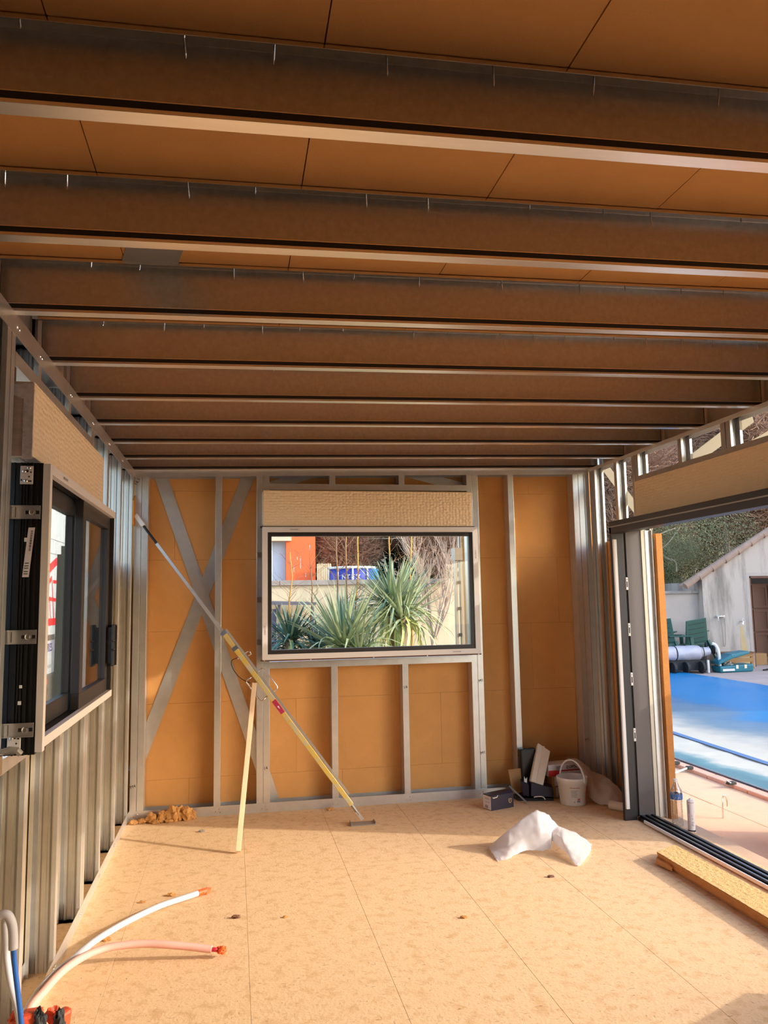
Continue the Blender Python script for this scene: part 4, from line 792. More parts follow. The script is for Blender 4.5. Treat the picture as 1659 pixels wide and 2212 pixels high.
# bottle and cartridge on the sill outside the door
wb_ = Vector((3.842, 5.215, -0.012)); bo_ = T('water_bottle', wb_, 'clear plastic water bottle with blue label standing outside the door jamb', 'bottle')
pf = [(0, 0.004), (0.028, 0.0), (0.038, 0.006), (0.040, 0.02)]
for k in range(9): pf += [(0.0375, 0.030 + k * 0.017), (0.0405, 0.038 + k * 0.017)]
pf += [(0.041, 0.19), (0.0415, 0.235), (0.038, 0.255), (0.024, 0.285), (0.015, 0.300), (0.0145, 0.315)]
MB().lathe(wb_, pf, 24).build('bottle_body', M['pet'], bo_, smooth=True)
MB().lathe(wb_, [(0.0420, 0.192), (0.0424, 0.193), (0.0424, 0.228), (0.0420, 0.229)], 24).build('bottle_label', mat('blue_bottle_label', srgb(64, 104, 168), 0.4, col2=srgb(210, 218, 230), vscale=40, thr=(0.36, 0.44)), bo_, smooth=True)
MB().lathe(wb_, [(0.0165, 0.308), (0.0165, 0.325), (0.015, 0.327), (0, 0.327)], 16).build('cap', M['white'], bo_)
ct = Vector((3.862, 5.075, -0.012)); ctr = T('sealant_cartridge', ct, 'white sealant cartridge standing beside the clear bottle', 'cartridge')
MB().lathe(ct, [(0, 0.006), (0.022, 0.006), (0.0245, 0.0), (0.0245, 0.210), (0.020, 0.216), (0.008, 0.219), (0.007, 0.226), (0, 0.226)], 24).build('tube', M['label'], ctr, smooth=False)
MB().lathe(ct, [(0.0249, 0.008), (0.0249, 0.020)], 24).build('purple_band', M['navy'], ctr)
mm = MB()
for z, h, a0, a1 in ((0.20, .003, 190, 300), (0.09, .012, 255, 262), (0.112, .01, 250, 256), (0.13, .06, 205, 215), (0.05, .005, 240, 275), (0.06, .004, 240, 268), (0.07, .004, 245, 280)):
    V = []
    for k in range(7):
        a = math.radians(a0 + (a1 - a0) * k / 6); V += [ct + Vector((math.cos(a) * .025, math.sin(a) * .025, z)), ct + Vector((math.cos(a) * .025, math.sin(a) * .025, z + h))]
    mm.add(V, [(2 * k, 2 * k + 2, 2 * k + 3, 2 * k + 1) for k in range(6)])
mm.build('print', M['ink_grey'], ctr)

# ------------------------------------------------------------------ outdoors, pool side
TZ = -0.14
tr_ = struct(empty('terrace', (6, 6, TZ)))
MB().box(-60, -40, TZ - 0.2, 3.86, 60, TZ - 0.03).build('ground', M['ground'], tr_)
MB().box(3.86, -40, TZ - 0.2, 5.3, 60, TZ - 0.012).box(10.55, -40, TZ - 0.2, 60, 60, TZ - 0.012).box(5.3, 16.25, TZ - 0.2, 10.55, 60, TZ - 0.012).box(5.3, -40, TZ - 0.2, 10.55, -3, TZ - 0.012).build('bedding', M['ground'], tr_)
MB().box(5.3, -3, TZ - 1.5, 10.55, 16.25, TZ - 1.4).build('pool_bottom', M['skyblue'], tr_)
xs_ = [3.99, 4.20, 4.72, 5.22]
for i in range(3):
    y = -2.0 + 0.35 * i
    while y < 17:
        L = 1.30; MB().box(xs_[i] + .004, y + .003, TZ - 0.05, xs_[i + 1] - .004, y + L - .003, TZ + random.uniform(-.003, 0.0)).build('paving_slab', M['terrace'], tr_, bevel=0.003); y += L
y = -2.0
while y < 16.2:
    MB().box(5.225, y + .003, TZ - 0.06, 5.40, y + 0.594, TZ + 0.028).build('coping_stone', M['coping'], tr_, bevel=0.008); y += 0.6
# far paving behind the pool
for ix in range(5):
    for iy in range(7):
        x0 = 10.6 + ix * 1.0 + 0.0; y0 = 10.6 + iy * 1.0
        MB().box(x0 + .006, y0 + .006, TZ - 0.05, x0 + .994, y0 + .994, TZ + random.uniform(-.004, 0)).build('paving_slab', M['paving'], tr_)
MB().box(5.40, 16.2, TZ - .05, 10.6, 17.4, TZ - 0.002).build('paving_slab', M['paving'], tr_)
MB().box(15.6, 2, TZ - .05, 30, 17.4, TZ - 0.003).build('paving_slab', M['paving'], tr_)
MB().box(10.6, -10, TZ - .05, 15.6, 10.6, TZ - 0.003).build('paving_slab', M['paving'], tr_)
# pool cover
pc = T('pool_cover', (7.9, 8, TZ), 'taut blue winter cover stretched over the swimming pool', 'pool cover')
m_ = MB(); nx, ny = 40, 90; V = []
for i in range(ny + 1):
    yy = -3 + i * (16.35 + 3) / ny
    for k in range(nx + 1):
        s = k / nx; xx = 5.33 + s * (10.62 - 5.33)
        if yy > 15.2: xx = min(xx, 10.62) if True else xx
        zz = TZ + 0.03 - 0.10 * math.sin(math.pi * min(1, s * 1.15)) ** 0.6 + 0.008 * noise.noise(Vector((xx * 1.5, yy * 2.5, 0))) + 0.004 * noise.noise(Vector((xx * 9, yy * 3, 2)))
        V.append((xx, yy, zz))
F = [(i * (nx + 1) + k, i * (nx + 1) + k + 1, (i + 1) * (nx + 1) + k + 1, (i + 1) * (nx + 1) + k) for i in range(ny) for k in range(nx)]
m_.add(V, F).build('cover_sheet', M['cover'], pc, smooth=True)
def strip(nm, x0, x1, wdt, m, dz=0.006):
    b_ = MB(); V = []
    for i in range(61):
        yy = 3.5 + i * (16.2 - 3.5) / 60; s = i / 60; xx = x0 + (x1 - x0) * s
        for e_ in (-wdt / 2, wdt / 2):
            xe = xx + e_; sc = (xe - 5.33) / 5.29; V.append((xe, yy, TZ + 0.03 - 0.10 * math.sin(math.pi * max(0.001, min(1, sc * 1.15))) ** 0.6 + dz + 0.006))
    return b_.add(V, [(2 * i, 2 * i + 1, 2 * i + 3, 2 * i + 2) for i in range(60)]).build(nm, m, pc)
strip('seam_band', 6.10, 6.75, 0.10, mat('blue_seam', srgb(74, 110, 158), 0.5))
strip('hem', 5.37, 5.37, 0.06, mat('dark_hem', srgb(60, 66, 80), 0.5))
hk = T('cover_hook', (4.8, 7.0, TZ), 'pair of pale elastic straps with a wire peg, holding the pool cover on the terrace', 'hook', 'cover fixings along the pool edge')
for yy in (7.28, 7.52): MB().box(5.19, yy - .025, TZ + .026, 5.25, yy + .025, TZ + .055).build('clip', M['rubber'], hk, bevel=0.004); MB().tube([(5.2, yy, TZ + .04), (4.80, 7.02, TZ + .035)], 0.009, 6).build('strap', mat('pale_blue_strap', srgb(190, 206, 214), 0.5), hk)
MB().tube([Vector((4.76 + 0.05 * math.cos(a), 7.01, TZ + .05 + 0.05 * math.sin(a))) for a in [math.pi * 2 * k / 14 for k in range(13)]], 0.005, 6).build('peg_loop', M['steel_bright'], hk)
for yy, lab in ((7.9, 'dark clip on the pool edge nearest the orange board'), (6.62, 'dark clip on the pool edge right of the pale straps')):
    hk = T('cover_hook', (5.2, yy, TZ), lab, 'hook', 'cover fixings along the pool edge')
    MB().box(5.18, yy - .03, TZ + .026, 5.26, yy + .03, TZ + .05).build('clip', M['rubber'], hk, bevel=0.004); MB().tube([(5.16, yy, TZ + .035), (5.16, yy - .03, TZ + .07), (5.19, yy - .05, TZ + .05)], 0.006, 6).build('hook_wire', M['steel_bright'], hk)
hk = T('cover_hook', (4.55, 5.75, TZ), 'wire peg standing in the terrace at the right edge of the photo', 'hook', 'cover fixings along the pool edge')
MB().tube(spline([(4.55, 5.75, TZ), (4.55, 5.75, TZ + .12), (4.57, 5.76, TZ + .17), (4.60, 5.77, TZ + .14), (4.60, 5.77, TZ + .08)]), 0.007, 6).build('peg_wire', M['steel_bright'], hk)
# pool house: stained gable wall facing the camera
YP = 17.0
ph = T('pool_house', (14.5, YP, TZ), 'small stained render pool house with a sloping clay tile roof beyond the pool', 'building')
def rz(x): return 1.90 + (x - 11.55) * 0.560          # underside of the roof along the gable
xd0, xd1, zd = 13.05, 14.35, 2.03
xr = 16.5
m_ = MB()
m_.prism([(11.78, YP, TZ), (xd0, YP, TZ), (xd0, YP, rz(xd0)), (11.78, YP, rz(11.78))], Y * 0.25)
m_.prism([(xd0, YP, zd), (xd1, YP, zd), (xd1, YP, rz(xd1)), (xd0, YP, rz(xd0))], Y * 0.25)
m_.prism([(xd1, YP, TZ), (xr, YP, TZ), (xr, YP, rz(xr)), (xd1, YP, rz(xd1))], Y * 0.25)
m_.build('gable_wall', M['render'], ph)
MB().box(11.78, YP + .25, TZ, 12.0, YP + 4, 1.9).build('side_wall', M['render'], ph)
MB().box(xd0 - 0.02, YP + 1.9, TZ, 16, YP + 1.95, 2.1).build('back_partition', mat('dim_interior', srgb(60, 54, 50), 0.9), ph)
MB().box(12.0, YP + .25, TZ - .02, 16, YP + 1.9, TZ + .002).build('inner_floor', M['cap'], ph)
rf = MB().prism([(11.30, YP - 0.10, rz(11.30) + .02), (xr, YP - 0.10, rz(xr) + .02), (xr, YP - 0.10, rz(xr) + .07), (11.30, YP - 0.10, rz(11.30) + .07)], Y * 0.34).build('roof_slab', M['tile'], ph)
for k in range(15):       # verge tiles along the gable edge
    a = 11.28 + k * 0.36; c0 = Vector((a, YP - 0.08, rz(a) + 0.055)); c1 = Vector((a + 0.42, YP - 0.08, rz(a + 0.42) + 0.075))
    MB().tube([c0, c1], [0.082, 0.068], 12).build('verge_tile', M['tile'], rf)
MB().box(xd0, YP + 0.02, TZ, xd0 + 0.05, YP + 0.25, zd).box(xd0, YP + 0.02, zd - .05, xd1, YP + 0.25, zd).box(xd1 - .05, YP + 0.02, TZ, xd1, YP + 0.25, zd).build('door_frame', M['door_wood'], ph)
MB().box(xd0 - .09, YP - .004, TZ, xd0 - .0, YP + .002, zd + .08).box(xd0, YP - .004, zd, xd1, YP + .002, zd + .08).build('reveal_band', M['render_pink'], ph)
cbn = T('storage_cabinet', (13.7, YP + 0.8, TZ), 'brown wooden cabinet inside the pool house doorway', 'cabinet')
MB().box(13.18, YP + 0.75, 0.02, 14.6, YP + 1.3, 1.85).build('carcass', M['door_wood'], cbn)
for zz0, zz1 in ((0.05, 0.62), (0.66, 1.20), (1.24, 1.82)):
    for xx0, xx1 in ((13.22, 13.60), (13.63, 14.05), (14.08, 14.5)):
        dr = MB(); frame_rect(dr, 'x', YP + 0.72, YP + 0.75, xx0, xx1, zz0, zz1, 0.06); dr = dr.build('cabinet_door', M['door_wood'], cbn); MB().box(xx0 + .06, YP + 0.735, zz0 + .06, xx1 - .06, YP + 0.75, zz1 - .06).build('door_panel', M['door_wood'], dr)
for xx in (13.25, 13.9, 14.5): MB().box(xx, YP + .8, TZ, xx + .06, YP + 0.86, 0.02).build('leg', M['door_wood'], cbn)
bx = thing(MB().box(13.28, YP + 0.32, TZ, 13.62, YP + 0.60, 0.14).build('cardboard_box', M['cardboard'], None, org=(13.4, YP + .4, TZ), bevel=0.004), 'cardboard box on the pool house floor in the doorway', 'box')
gwl = T('boundary_wall', (9, 17.3, TZ), 'low beige render boundary wall behind the stacked green chairs', 'wall')
MB().box(6.0, 17.22, TZ, 11.80, 17.42, 1.63).build('wall_body', M['render_pink'], gwl)
x = 6.0
while x < 11.7:
    MB().box(x + .003, 17.16, 1.632, min(x + 0.797, 11.84), 17.48, 1.70).build('cap_stone', M['cap'], gwl, bevel=0.008); x += 0.8
# shower mixer with hose, and a garden tap
mx_ = T('shower_mixer', (12.18, YP, 1.08), 'chrome shower mixer with a hanging hose on the pool house wall', 'tap')
MB().tube([(12.08, YP - .05, 1.075), (12.29, YP - .05, 1.075)], 0.024, 14).build('mixer_body', M['chrome'], mx_, smooth=True)
for xx in (12.10, 12.27): MB().tube([(xx, YP, 1.075), (xx, YP - .06, 1.075)], 0.028, 12).build('wall_union', M['chrome'], mx_)
MB().tube(spline([(12.09, YP - .06, 1.075), (12.07, YP - .11, 1.06), (12.06, YP - .14, 0.98)]), 0.014, 8).build('spout', M['chrome'], mx_)
MB().tube(spline([(12.19, YP - .05, 1.05), (12.20, YP - .05, 0.7), (12.215, YP - .05, 0.42), (12.235, YP - .05, 0.37), (12.26, YP - .05, 0.42), (12.28, YP - .05, 0.7), (12.285, YP - .05, 1.05)]), 0.008, 6).build('hose', M['hose'], mx_)
tp = T('garden_tap', (12.74, YP, 0.95), 'small garden tap beside the doorway, over a yellow run mark', 'tap')
MB().tube(spline([(12.75, YP, 0.95), (12.75, YP - .08, 0.95), (12.72, YP - .11, 0.93), (12.71, YP - .12, 0.88)]), 0.016, 8).build('spout', M['chrome'], tp)
MB().tube([(12.75, YP - .06, 0.95), (12.75, YP - .06, 1.0)], 0.008, 6).tube([(12.71, YP - .06, 1.0), (12.79, YP - .06, 1.0)], 0.009, 6).build('tap_handle', M['steel_bright'], tp)
stn = MB().prism([(12.72, YP - .002, 0.84), (12.78, YP - .002, 0.84), (12.90, YP - .002, 0.2), (12.93, YP - .002, TZ), (12.72, YP - .002, TZ), (12.70, YP - .002, 0.3)], Y * 0.001).build('rust_stain', mat('yellow_run_mark', srgb(196, 170, 126), 0.95, var=.08), ph)
# green plastic chairs tipped over
def chair(lab, o, rot, tilt, lean=0.0, wx=1.3):
    r_ = T('garden_chair', o, lab, 'chair', 'green plastic garden chairs by the boundary wall')
    Mx = Matrix.Translation(Vector(o)) @ Matrix.Rotation(rot, 4, 'Z') @ Matrix.Rotation(lean, 4, 'Y') @ Matrix.Rotation(tilt, 4, 'X') @ Matrix.Diagonal((wx, 1.1, 1.08, 1))
    def bld(nm, mb, **k):
        mb.v = [tuple(Mx @ Vector(v)) for v in mb.v]; return mb.build(nm, M['green'], r_, **k)
    b_ = MB(); b_.box(-.24, -.23, .41, .24, .24, .435).box(-.235, .19, .31, .235, .235, .41).box(-.235, -.225, .31, .235, -.18, .41); bld('seat', b_, bevel=0.012)
    bk_ = MB(); bk_.hexa([(-.24, .22, .43), (.24, .22, .43), (.24, .25, .43), (-.24, .25, .43), (-.215, .36, .92), (.215, .36, .92), (.215, .385, .92), (-.215, .385, .92)]); bko = bld('backrest', bk_, bevel=0.012)
    for z in (.52, .62, .72, .82):
        yb = .22 + (z - .43) * .286; s_ = MB(); s_.box(-.17, yb - .004, z, .17, yb + .036, z + .012); s_.v = [tuple(Mx @ Vector(v)) for v in s_.v]; s_.build('groove', M['rubber'], bko)
    for sx in (-1, 1):
        a_ = MB(); a_.box(sx * .235, -.23, .62, sx * .305, .27, .645); bld('armrest', a_, bevel=0.01)
        l_ = MB(); l_.hexa([(sx * .30 - .02, -.26, 0), (sx * .30 + .02, -.26, 0), (sx * .30 + .02, -.21, 0), (sx * .30 - .02, -.21, 0), (sx * .255 - .025, -.23, .63), (sx * .255 + .025, -.23, .63), (sx * .255 + .025, -.16, .63), (sx * .255 - .025, -.16, .63)]); bld('leg', l_, bevel=0.008)
        l_ = MB(); l_.hexa([(sx * .28 - .02, .30, 0), (sx * .28 + .02, .30, 0), (sx * .28 + .02, .35, 0), (sx * .28 - .02, .35, 0), (sx * .245 - .025, .20, .44), (sx * .245 + .025, .20, .44), (sx * .245 + .025, .27, .44), (sx * .245 - .025, .27, .44)]); bld('leg', l_, bevel=0.008)
chair('nearest green plastic garden chair, its back turned to the room', (11.26, 16.72, 0.02), math.pi + 0.12, 0.10, 0.12)
chair('green plastic garden chair seen side on beside the nearest one', (10.86, 16.72, -0.02), 1.35, 0.0)
chair('green plastic garden chair partly hidden by the orange board edge', (10.46, 16.70, 0.02), math.pi - 0.25, 0.12, 0.12)
# cover roller, wheels, crate, tool case
rl = T('cover_roller', (10.4, 16.2, 0.3), 'silver bubble cover wound on its roller in front of the green chairs', 'roller')
m_ = MB(); V = []; n_ = 26; Ls = 60
for i in range(Ls + 1):
    x = 9.0 + (11.05 - 9.0) * i / Ls
    for k in range(n_):
        a = 2 * math.pi * k / n_; r = 0.165 + 0.012 * noise.noise(Vector((x * 4, a * 1.2, 0))) + 0.006 * noise.noise(Vector((x * 14, a * 4, 3))); V.append((x, 16.2 + r * math.cos(a), 0.30 + r * math.sin(a)))
F = [(i * n_ + k, i * n_ + (k + 1) % n_, (i + 1) * n_ + (k + 1) % n_, (i + 1) * n_ + k) for i in range(Ls) for k in range(n_)] + [tuple(range(n_))[::-1], tuple(Ls * n_ + k for k in range(n_))]
m_.add(V, F).build('rolled_cover', M['roll'], rl, smooth=True)
MB().tube([(11.0, 16.2, 0.30), (11.32, 16.2, 0.33)], [0.125, 0.09], 18).build('wrap_end', M['roll'], rl)
for xx in (10.45, 11.10):
    MB().lathe((xx, 16.2, 0.30), [(0.172, -.012), (0.178, 0), (0.172, .012)], 26, X).build('tie_rope', M['rubber'], rl)
for xx in (10.3, 10.62, 11.0):
    MB().tube([(xx, 16.05, 0.13 + TZ), (xx + .06, 16.05, 0.13 + TZ)], 0.13, 18).build('caster', M['rubber'], rl)
MB().box(9.2, 16.12, -0.08, 11.25, 16.5, 0.14).build('trolley', M['rubber'], rl)
for k, xx in enumerate((11.36, 11.55)):
    MB().lathe((xx, 16.35, 0.38), [(0.10, -.02), (0.135, -.02), (0.135, .02), (0.10, .02), (0.10, -.02)], 24, (1, -0.5, 0)).build('hand_wheel', M['rubber'], rl)
    for q in range(3):
        a = math.pi * q / 3; d_ = Vector((0.45, 0.9, 0)).normalized() * math.cos(a) * .1 + Z * math.sin(a) * .1; c_ = Vector((xx, 16.35, .38)); MB().bar(c_ - d_, c_ + d_, 0.02, 0.02).build('spoke', M['rubber'], rl)
MB().tube(spline([(11.38, 16.15, 0.50), (11.45, 16.12, 0.46), (11.50, 16.1, 0.30), (11.51, 16.1, 0.0), (11.51, 16.1, TZ)]), 0.035, 10).build('white_leg', M['white'], rl, smooth=True)
MB().tube([(11.22, 16.1, 0.14), (11.22, 16.1, TZ)], 0.03, 10).build('white_leg', M['white'], rl)
cr_ = T('wooden_crate', (12.2, 16.7, TZ), 'low wooden crate against the pool house wall behind the teal case', 'crate')
for z in (0.02, 0.14): MB().box(11.75, 16.6, z, 12.75, 16.62, z + .09).build('slat', M['cardboard'], cr_)
for xx in (11.75, 12.2, 12.68): MB().box(xx, 16.62, TZ, xx + .07, 16.66, 0.25).build('post', M['cardboard'], cr_)
MB().box(11.75, 16.55, 0.23, 12.75, 16.9, 0.25).build('top_board', M['door_wood'], cr_)
tc_ = T('tool_case', (11.75, 16.2, TZ), 'open teal plastic tool case lying on the terrace', 'tool case')
def qd(x, y, z): return Vector((11.42 + x, 15.95 + y, TZ + z))
MB().hexa([qd(0, 0, 0), qd(.86, 0.05, 0), qd(.84, .40, 0), qd(.02, .36, 0), qd(-.01, -.01, .14), qd(.87, .04, .17), qd(.86, .42, .17), qd(.0, .38, .14)]).build('tray', M['teal'], tc_, bevel=0.03)
MB().hexa([qd(-.04, .0, .17), qd(.30, -.02, .30), qd(.36, .40, .30), qd(.02, .40, .17), qd(-.03, .0, .24), qd(.28, -.02, .40), qd(.34, .40, .40), qd(.03, .40, .24)]).hexa([qd(.28, -.02, .30), qd(.80, .05, .40), qd(.82, .42, .40), qd(.34, .40, .30), qd(.27, -.02, .40), qd(.78, .05, .46), qd(.80, .42, .46), qd(.33, .40, .40)]).build('lid', M['teal'], tc_, bevel=0.02)
for xx in (.40, .62): MB().box(*qd(xx, -.012 + xx * .06, .08), *qd(xx + .06, .02 + xx * .06, .16)).build('latch', M['steel_bright'], tc_)
MB().prism([qd(.05, -.012, .035), qd(.36, .008, .035), qd(.36, .008, .085), qd(.05, -.012, .085)], -Y * 0.002).build('label', M['label'], tc_)
b_ = MB(); clump(b_, qd(.30, .18, .17), (.12, .1, .05), 91); b_.build('tool', M['hose'], tc_)
gl_ = T('rag', (13.0, 16.2, TZ), 'white rag with dark straps lying on the terrace by the doorway', 'rag')
b_ = MB(); clump(b_, (12.78, 16.05, TZ + .05), (.16, .06, .045), 92); clump(b_, (12.95, 16.1, TZ + .06), (.12, .05, .05), 93); b_.v = [(x, y, max(z, TZ)) for x, y, z in b_.v]; b_.build('cloth', M['white'], gl_)
MB().tube(spline([(12.6, 16.1, TZ + .01), (12.75, 16.15, TZ + .02), (13.05, 16.2, TZ + .06), (13.3, 16.15, TZ + .03), (13.6, 16.05, TZ + .01)]), 0.02, 6).build('strap', M['gasket'], gl_)
# unseen stacks added on the terrace and inside the door to cast shade
st_ = T('shade_bundle', (4.9, 4.8, TZ), 'unseen board stack added right of the view to shade the doorway', 'boards')
for k in range(4):
    MB().box(4.72 + k * .062, 4.47, TZ + .36, 4.78 + k * .062, 4.93, 2.75).build('insulation_board', M['insul'], st_)  # tall boards of the added shade stack
    MB().box(4.72 + k * .062, 4.932, TZ + .36, 4.78 + k * .062, 5.22, 1.22).build('insulation_board', M['insul'], st_)  # low boards of the added shade stack
MB().box(4.70, 4.47, TZ, 4.98, 4.62, TZ + .36).box(4.70, 4.68, TZ, 4.98, 5.22, TZ + .36).build('shade_bearer', M['cardboard'], st_)
of_ = T('shade_offcuts', (3.3, 2.5, 0), 'unseen low board stack added right of the view to shade the near floor', 'boards')
for k in range(5):
    m_, q = obox(MB(), (3.145, 2.62, 0), math.atan2(.17, .355), .385, -.30, k * .06 + .001, k * .06 + .059); m_.build('insulation_board', M['insul_side'], of_)  # boards of the added low shade stack

vl = T('shade_villa', (27, 10, TZ), 'unseen house added right of the garden to shade the pool end', 'building')  # added out of view, its bulk shades the pool house and far terrace
MB().box(24, 5.4, TZ, 32, 13.6, 8.0).build('wall', M['render_plain'], vl)  # bulk of the added shade house
MB().add([(23.4, 4.8, 8.0), (32.6, 4.8, 8.0), (32.6, 14.2, 8.0), (23.4, 14.2, 8.0), (28, 8.6, 10.6), (28, 10.8, 10.6)], [(0, 1, 4), (1, 2, 5, 4), (2, 3, 5), (3, 0, 4, 5), (3, 2, 1, 0)]).build('roof', M['tile'], vl)  # roof of the added shade house
for y_ in (6.5, 9, 11.5):
    for z_ in (.8, 3.4): MB().box(23.96, y_, z_, 24.0, y_ + 1.1, z_ + 1.3).build('window', M['slate'], vl)  # windows of the added shade house
# ------------------------------------------------------------------ outdoors, left: van on the drive
vn = T('van', (-3.0, 12.5, TZ), 'white van with red house logo and blue lettering seen through the left window', 'van')
vx = -1.90
MB().hexa([(vx - 2.0, 9.2, .45), (vx, 9.2, .45), (vx, 15.6, .45), (vx - 2.0, 15.6, .45), (vx - 1.9, 9.25, 3.35), (vx - .10, 9.25, 3.35), (vx - .10, 15.5, 3.35), (vx - 1.9, 15.5, 3.35)]).build('body', M['van'], vn, bevel=0.05)
def vq(y, z, o=.004): return Vector((vx - .10 * (z - .45) / 2.9 + o, y, z))
def vpoly(nm, pts, m, o=.004): return MB().prism([vq(y, z, o) for y, z in pts], X * .002).build(nm, m, vn)
MB().box(vx - 1.9, 9.3, .12, vx + .012, 15.5, .62).build('skirt', M['vandark'], vn, bevel=0.02)
for yy in (10.4, 14.4):
    wh = MB().lathe((vx - .20, yy, TZ + .33), [(0, 0), (.2, 0), (.24, .19), (.33, .21), (.33, 0)], 28, X).build('wheel', M['rubber'], vn)
    MB().lathe((vx - .0, yy, TZ + .33), [(0, .02), (.18, .02), (.2, 0)], 20, X).build('hub_cap', M['hose'], wh)
MB().lathe((vx + .012, 12.13, .52), [(.05, 0), (.045, .01), (0, .012)], 16, X).build('side_marker', M['orange'], vn)
vpoly('panel_line', [(9.3, 2.62), (15.4, 2.62), (15.4, 2.626), (9.3, 2.626)], M['ink_grey']); vpoly('panel_line', [(9.3, 2.40), (15.4, 2.40), (15.4, 2.406), (9.3, 2.406)], M['ink_grey'])
lg = M['vanred']
vpoly('logo_stroke', [(11.55, 1.98), (12.95, 2.36), (14.2, 1.98), (14.2, 1.86), (12.95, 2.24), (11.55, 1.84)], lg)
vpoly('logo_stroke', [(12.15, 1.90), (12.60, 2.06), (12.60, 1.99), (12.22, 1.85), (12.36, 1.40), (12.30, 1.40)], lg)
vpoly('logo_stroke', [(12.60, 1.99), (12.63, 1.99), (12.72, 1.40), (12.69, 1.40)], lg); vpoly('logo_stroke', [(12.42, 1.72), (12.44, 1.72), (12.52, 1.40), (12.50, 1.40)], lg)
vpoly('logo_stroke', [(12.22, 1.75), (12.90, 1.72), (12.90, 1.67), (12.23, 1.69)], lg)
vpoly('logo_stroke', [(11.6, 1.31), (12.32, 1.42), (13.2, 1.42), (13.2, 1.32)], lg)
vpoly('logo_stroke', [(12.70, 2.0), (13.4, 2.0), (13.4, 1.95), (12.70, 1.95)], lg)
vpoly('side_handle', [(12.25, 1.62 - .44), (12.75, 1.62 - .44), (12.75, 1.10), (12.29, 1.10)], M['vandark'])
text('lettering', 'MENUISERIES', 0.165, vq(11.62, .94, .006), Y, Vector((-.0345, 0, 1)), M['vanblue'], vn, bold=0.003)
vpoly('letter_band', [(11.5, .925), (13.6, .925), (13.6, 1.075), (11.5, 1.075)], mat('pale_lilac_band', srgb(206, 206, 226), 0.5), .003)
text('lettering', 'K-LINE', 0.07, vq(12.30, .70, .006), Y, Vector((-.0345, 0, 1)), M['ink_grey'], vn)

# ------------------------------------------------------------------ outdoors, beyond the far window
gw = T('garden_wall', (2, 13, TZ), 'beige retaining wall with grey coping seen through the far window', 'wall')
MB().box(-1.2, 13.0, TZ, 5.0, 13.25, 1.87).build('wall_body', M['render_plain'], gw)
x = -1.2
while x < 4.9:
    MB().box(x + .003, 12.95, 1.872, min(x + .897, 5.0), 13.32, 1.955).build('coping_stone', M['cap'], gw, bevel=0.006); x += .9
rg = struct(empty('raised_ground', (1, 20, TZ)))
MB().box(-0.6, 13.33, TZ, 5.3, 30, 1.90).build('raised_bed', M['ground'], rg)
bt_ = T('low_shed', (0.9, 12.2, TZ), 'low grey lean-to roof in front of the retaining wall, left in the window', 'shed')
MB().hexa([(-0.6, 12.0, 1.60), (2.0, 12.0, 1.55), (2.0, 12.9, 1.56), (-0.6, 12.9, 1.62), (-0.6, 12.0, 1.68), (2.0, 12.0, 1.59), (2.0, 12.9, 1.60), (-0.6, 12.9, 1.70)]).build('roof_sheet', M['slate'], bt_)
for xx in (-.55, 1.42, 1.93): MB().box(xx, 12.05, TZ, xx + .04, 12.09, 1.56).build('post', M['slate'], bt_)
MB().box(1.45, 12.06, 1.30, 1.93, 12.08, 1.325).build('rail', M['slate'], bt_)
MB().box(1.45, 12.06, 1.12, 1.93, 12.08, 1.14).build('rail', M['slate'], bt_)
MB().box(-.5, 12.1, 0.6, 1.40, 12.12, 1.5).build('dark_panel', mat('smoked_panel', srgb(96, 96, 116), 0.3), bt_)
ho = T('neighbour_house', (2.2, 20, 1.9), 'orange and pale blue rendered house corner above the retaining wall', 'building')
MB().box(2.06, 20.0, 1.90, 2.81, 24, 5.2).build('orange_wall', M['house_orange'], ho)
MB().box(0.2, 20.25, 1.90, 2.06, 24, 3.14).build('blue_wall', M['house_blue'], ho)
MB().box(0.2, 20.05, 1.9, 1.72, 20.25, 3.14).build('white_wall', M['van'], ho)
MB().box(0.1, 19.85, 3.14, 2.19, 24.1, 3.32).build('eave_slab', M['render_plain'], ho)
for (xx, zz, h_) in ((2.34, 2.66, .10), (2.25, 2.35, .16), (2.42, 2.44, .3), (2.66, 2.9, .14), (2.55, 2.22, .10)): MB().box(xx, 19.997, zz, xx + .012, 20.0, zz + h_).build('lime_streak', M['van'], ho)
pf_ = T('pallet_fence', (3.0, 19.8, 1.9), 'pale slatted pallet standing beside the orange house wall', 'fence')
for k in range(7): MB().box(2.83 + k * .053, 19.80, 1.92, 2.83 + k * .053 + .042, 19.82, 2.55 + .004 * (k % 3)).build('slat', M['wood'], pf_)
for z in (2.05, 2.45): MB().box(2.83, 19.82, z, 3.2, 19.85, z + .05).build('rail', M['wood'], pf_)
ip = T('frame_pool', (3.75, 18.4, 1.9), 'blue above ground frame pool with white rail on the raised ground', 'pool')
MB().lathe((3.52, 18.4, 1.90), [(.55, 0.0), (.56, .2), (.55, .46), (.51, .46)], 40).build('liner', M['bluetarp'], ip, smooth=True)
MB().tube([Vector((3.52 + .56 * math.cos(a), 18.4 + .56 * math.sin(a), 2.37)) for a in [2 * math.pi * k / 40 for k in range(41)]], 0.03, 8).build('top_rail', M['white'], ip, smooth=True)
for k in range(10):
    a = 2 * math.pi * (k + .3) / 10; MB().tube([(3.52 + .59 * math.cos(a), 18.4 + .59 * math.sin(a), 1.90), (3.52 + .575 * math.cos(a), 18.4 + .575 * math.sin(a), 2.37)], 0.02, 6).build('leg', M['white'], ip)
for k, ch in enumerate('INTEX'):
    a = math.radians(226 + k * 11); c_ = Vector((3.52 + .575 * math.cos(a), 18.4 + .575 * math.sin(a), 2.10)); text('lettering', ch, .15, c_, Vector((-math.sin(a), math.cos(a), 0)), Z, M['label'], ip, bold=.004, lift=.01)
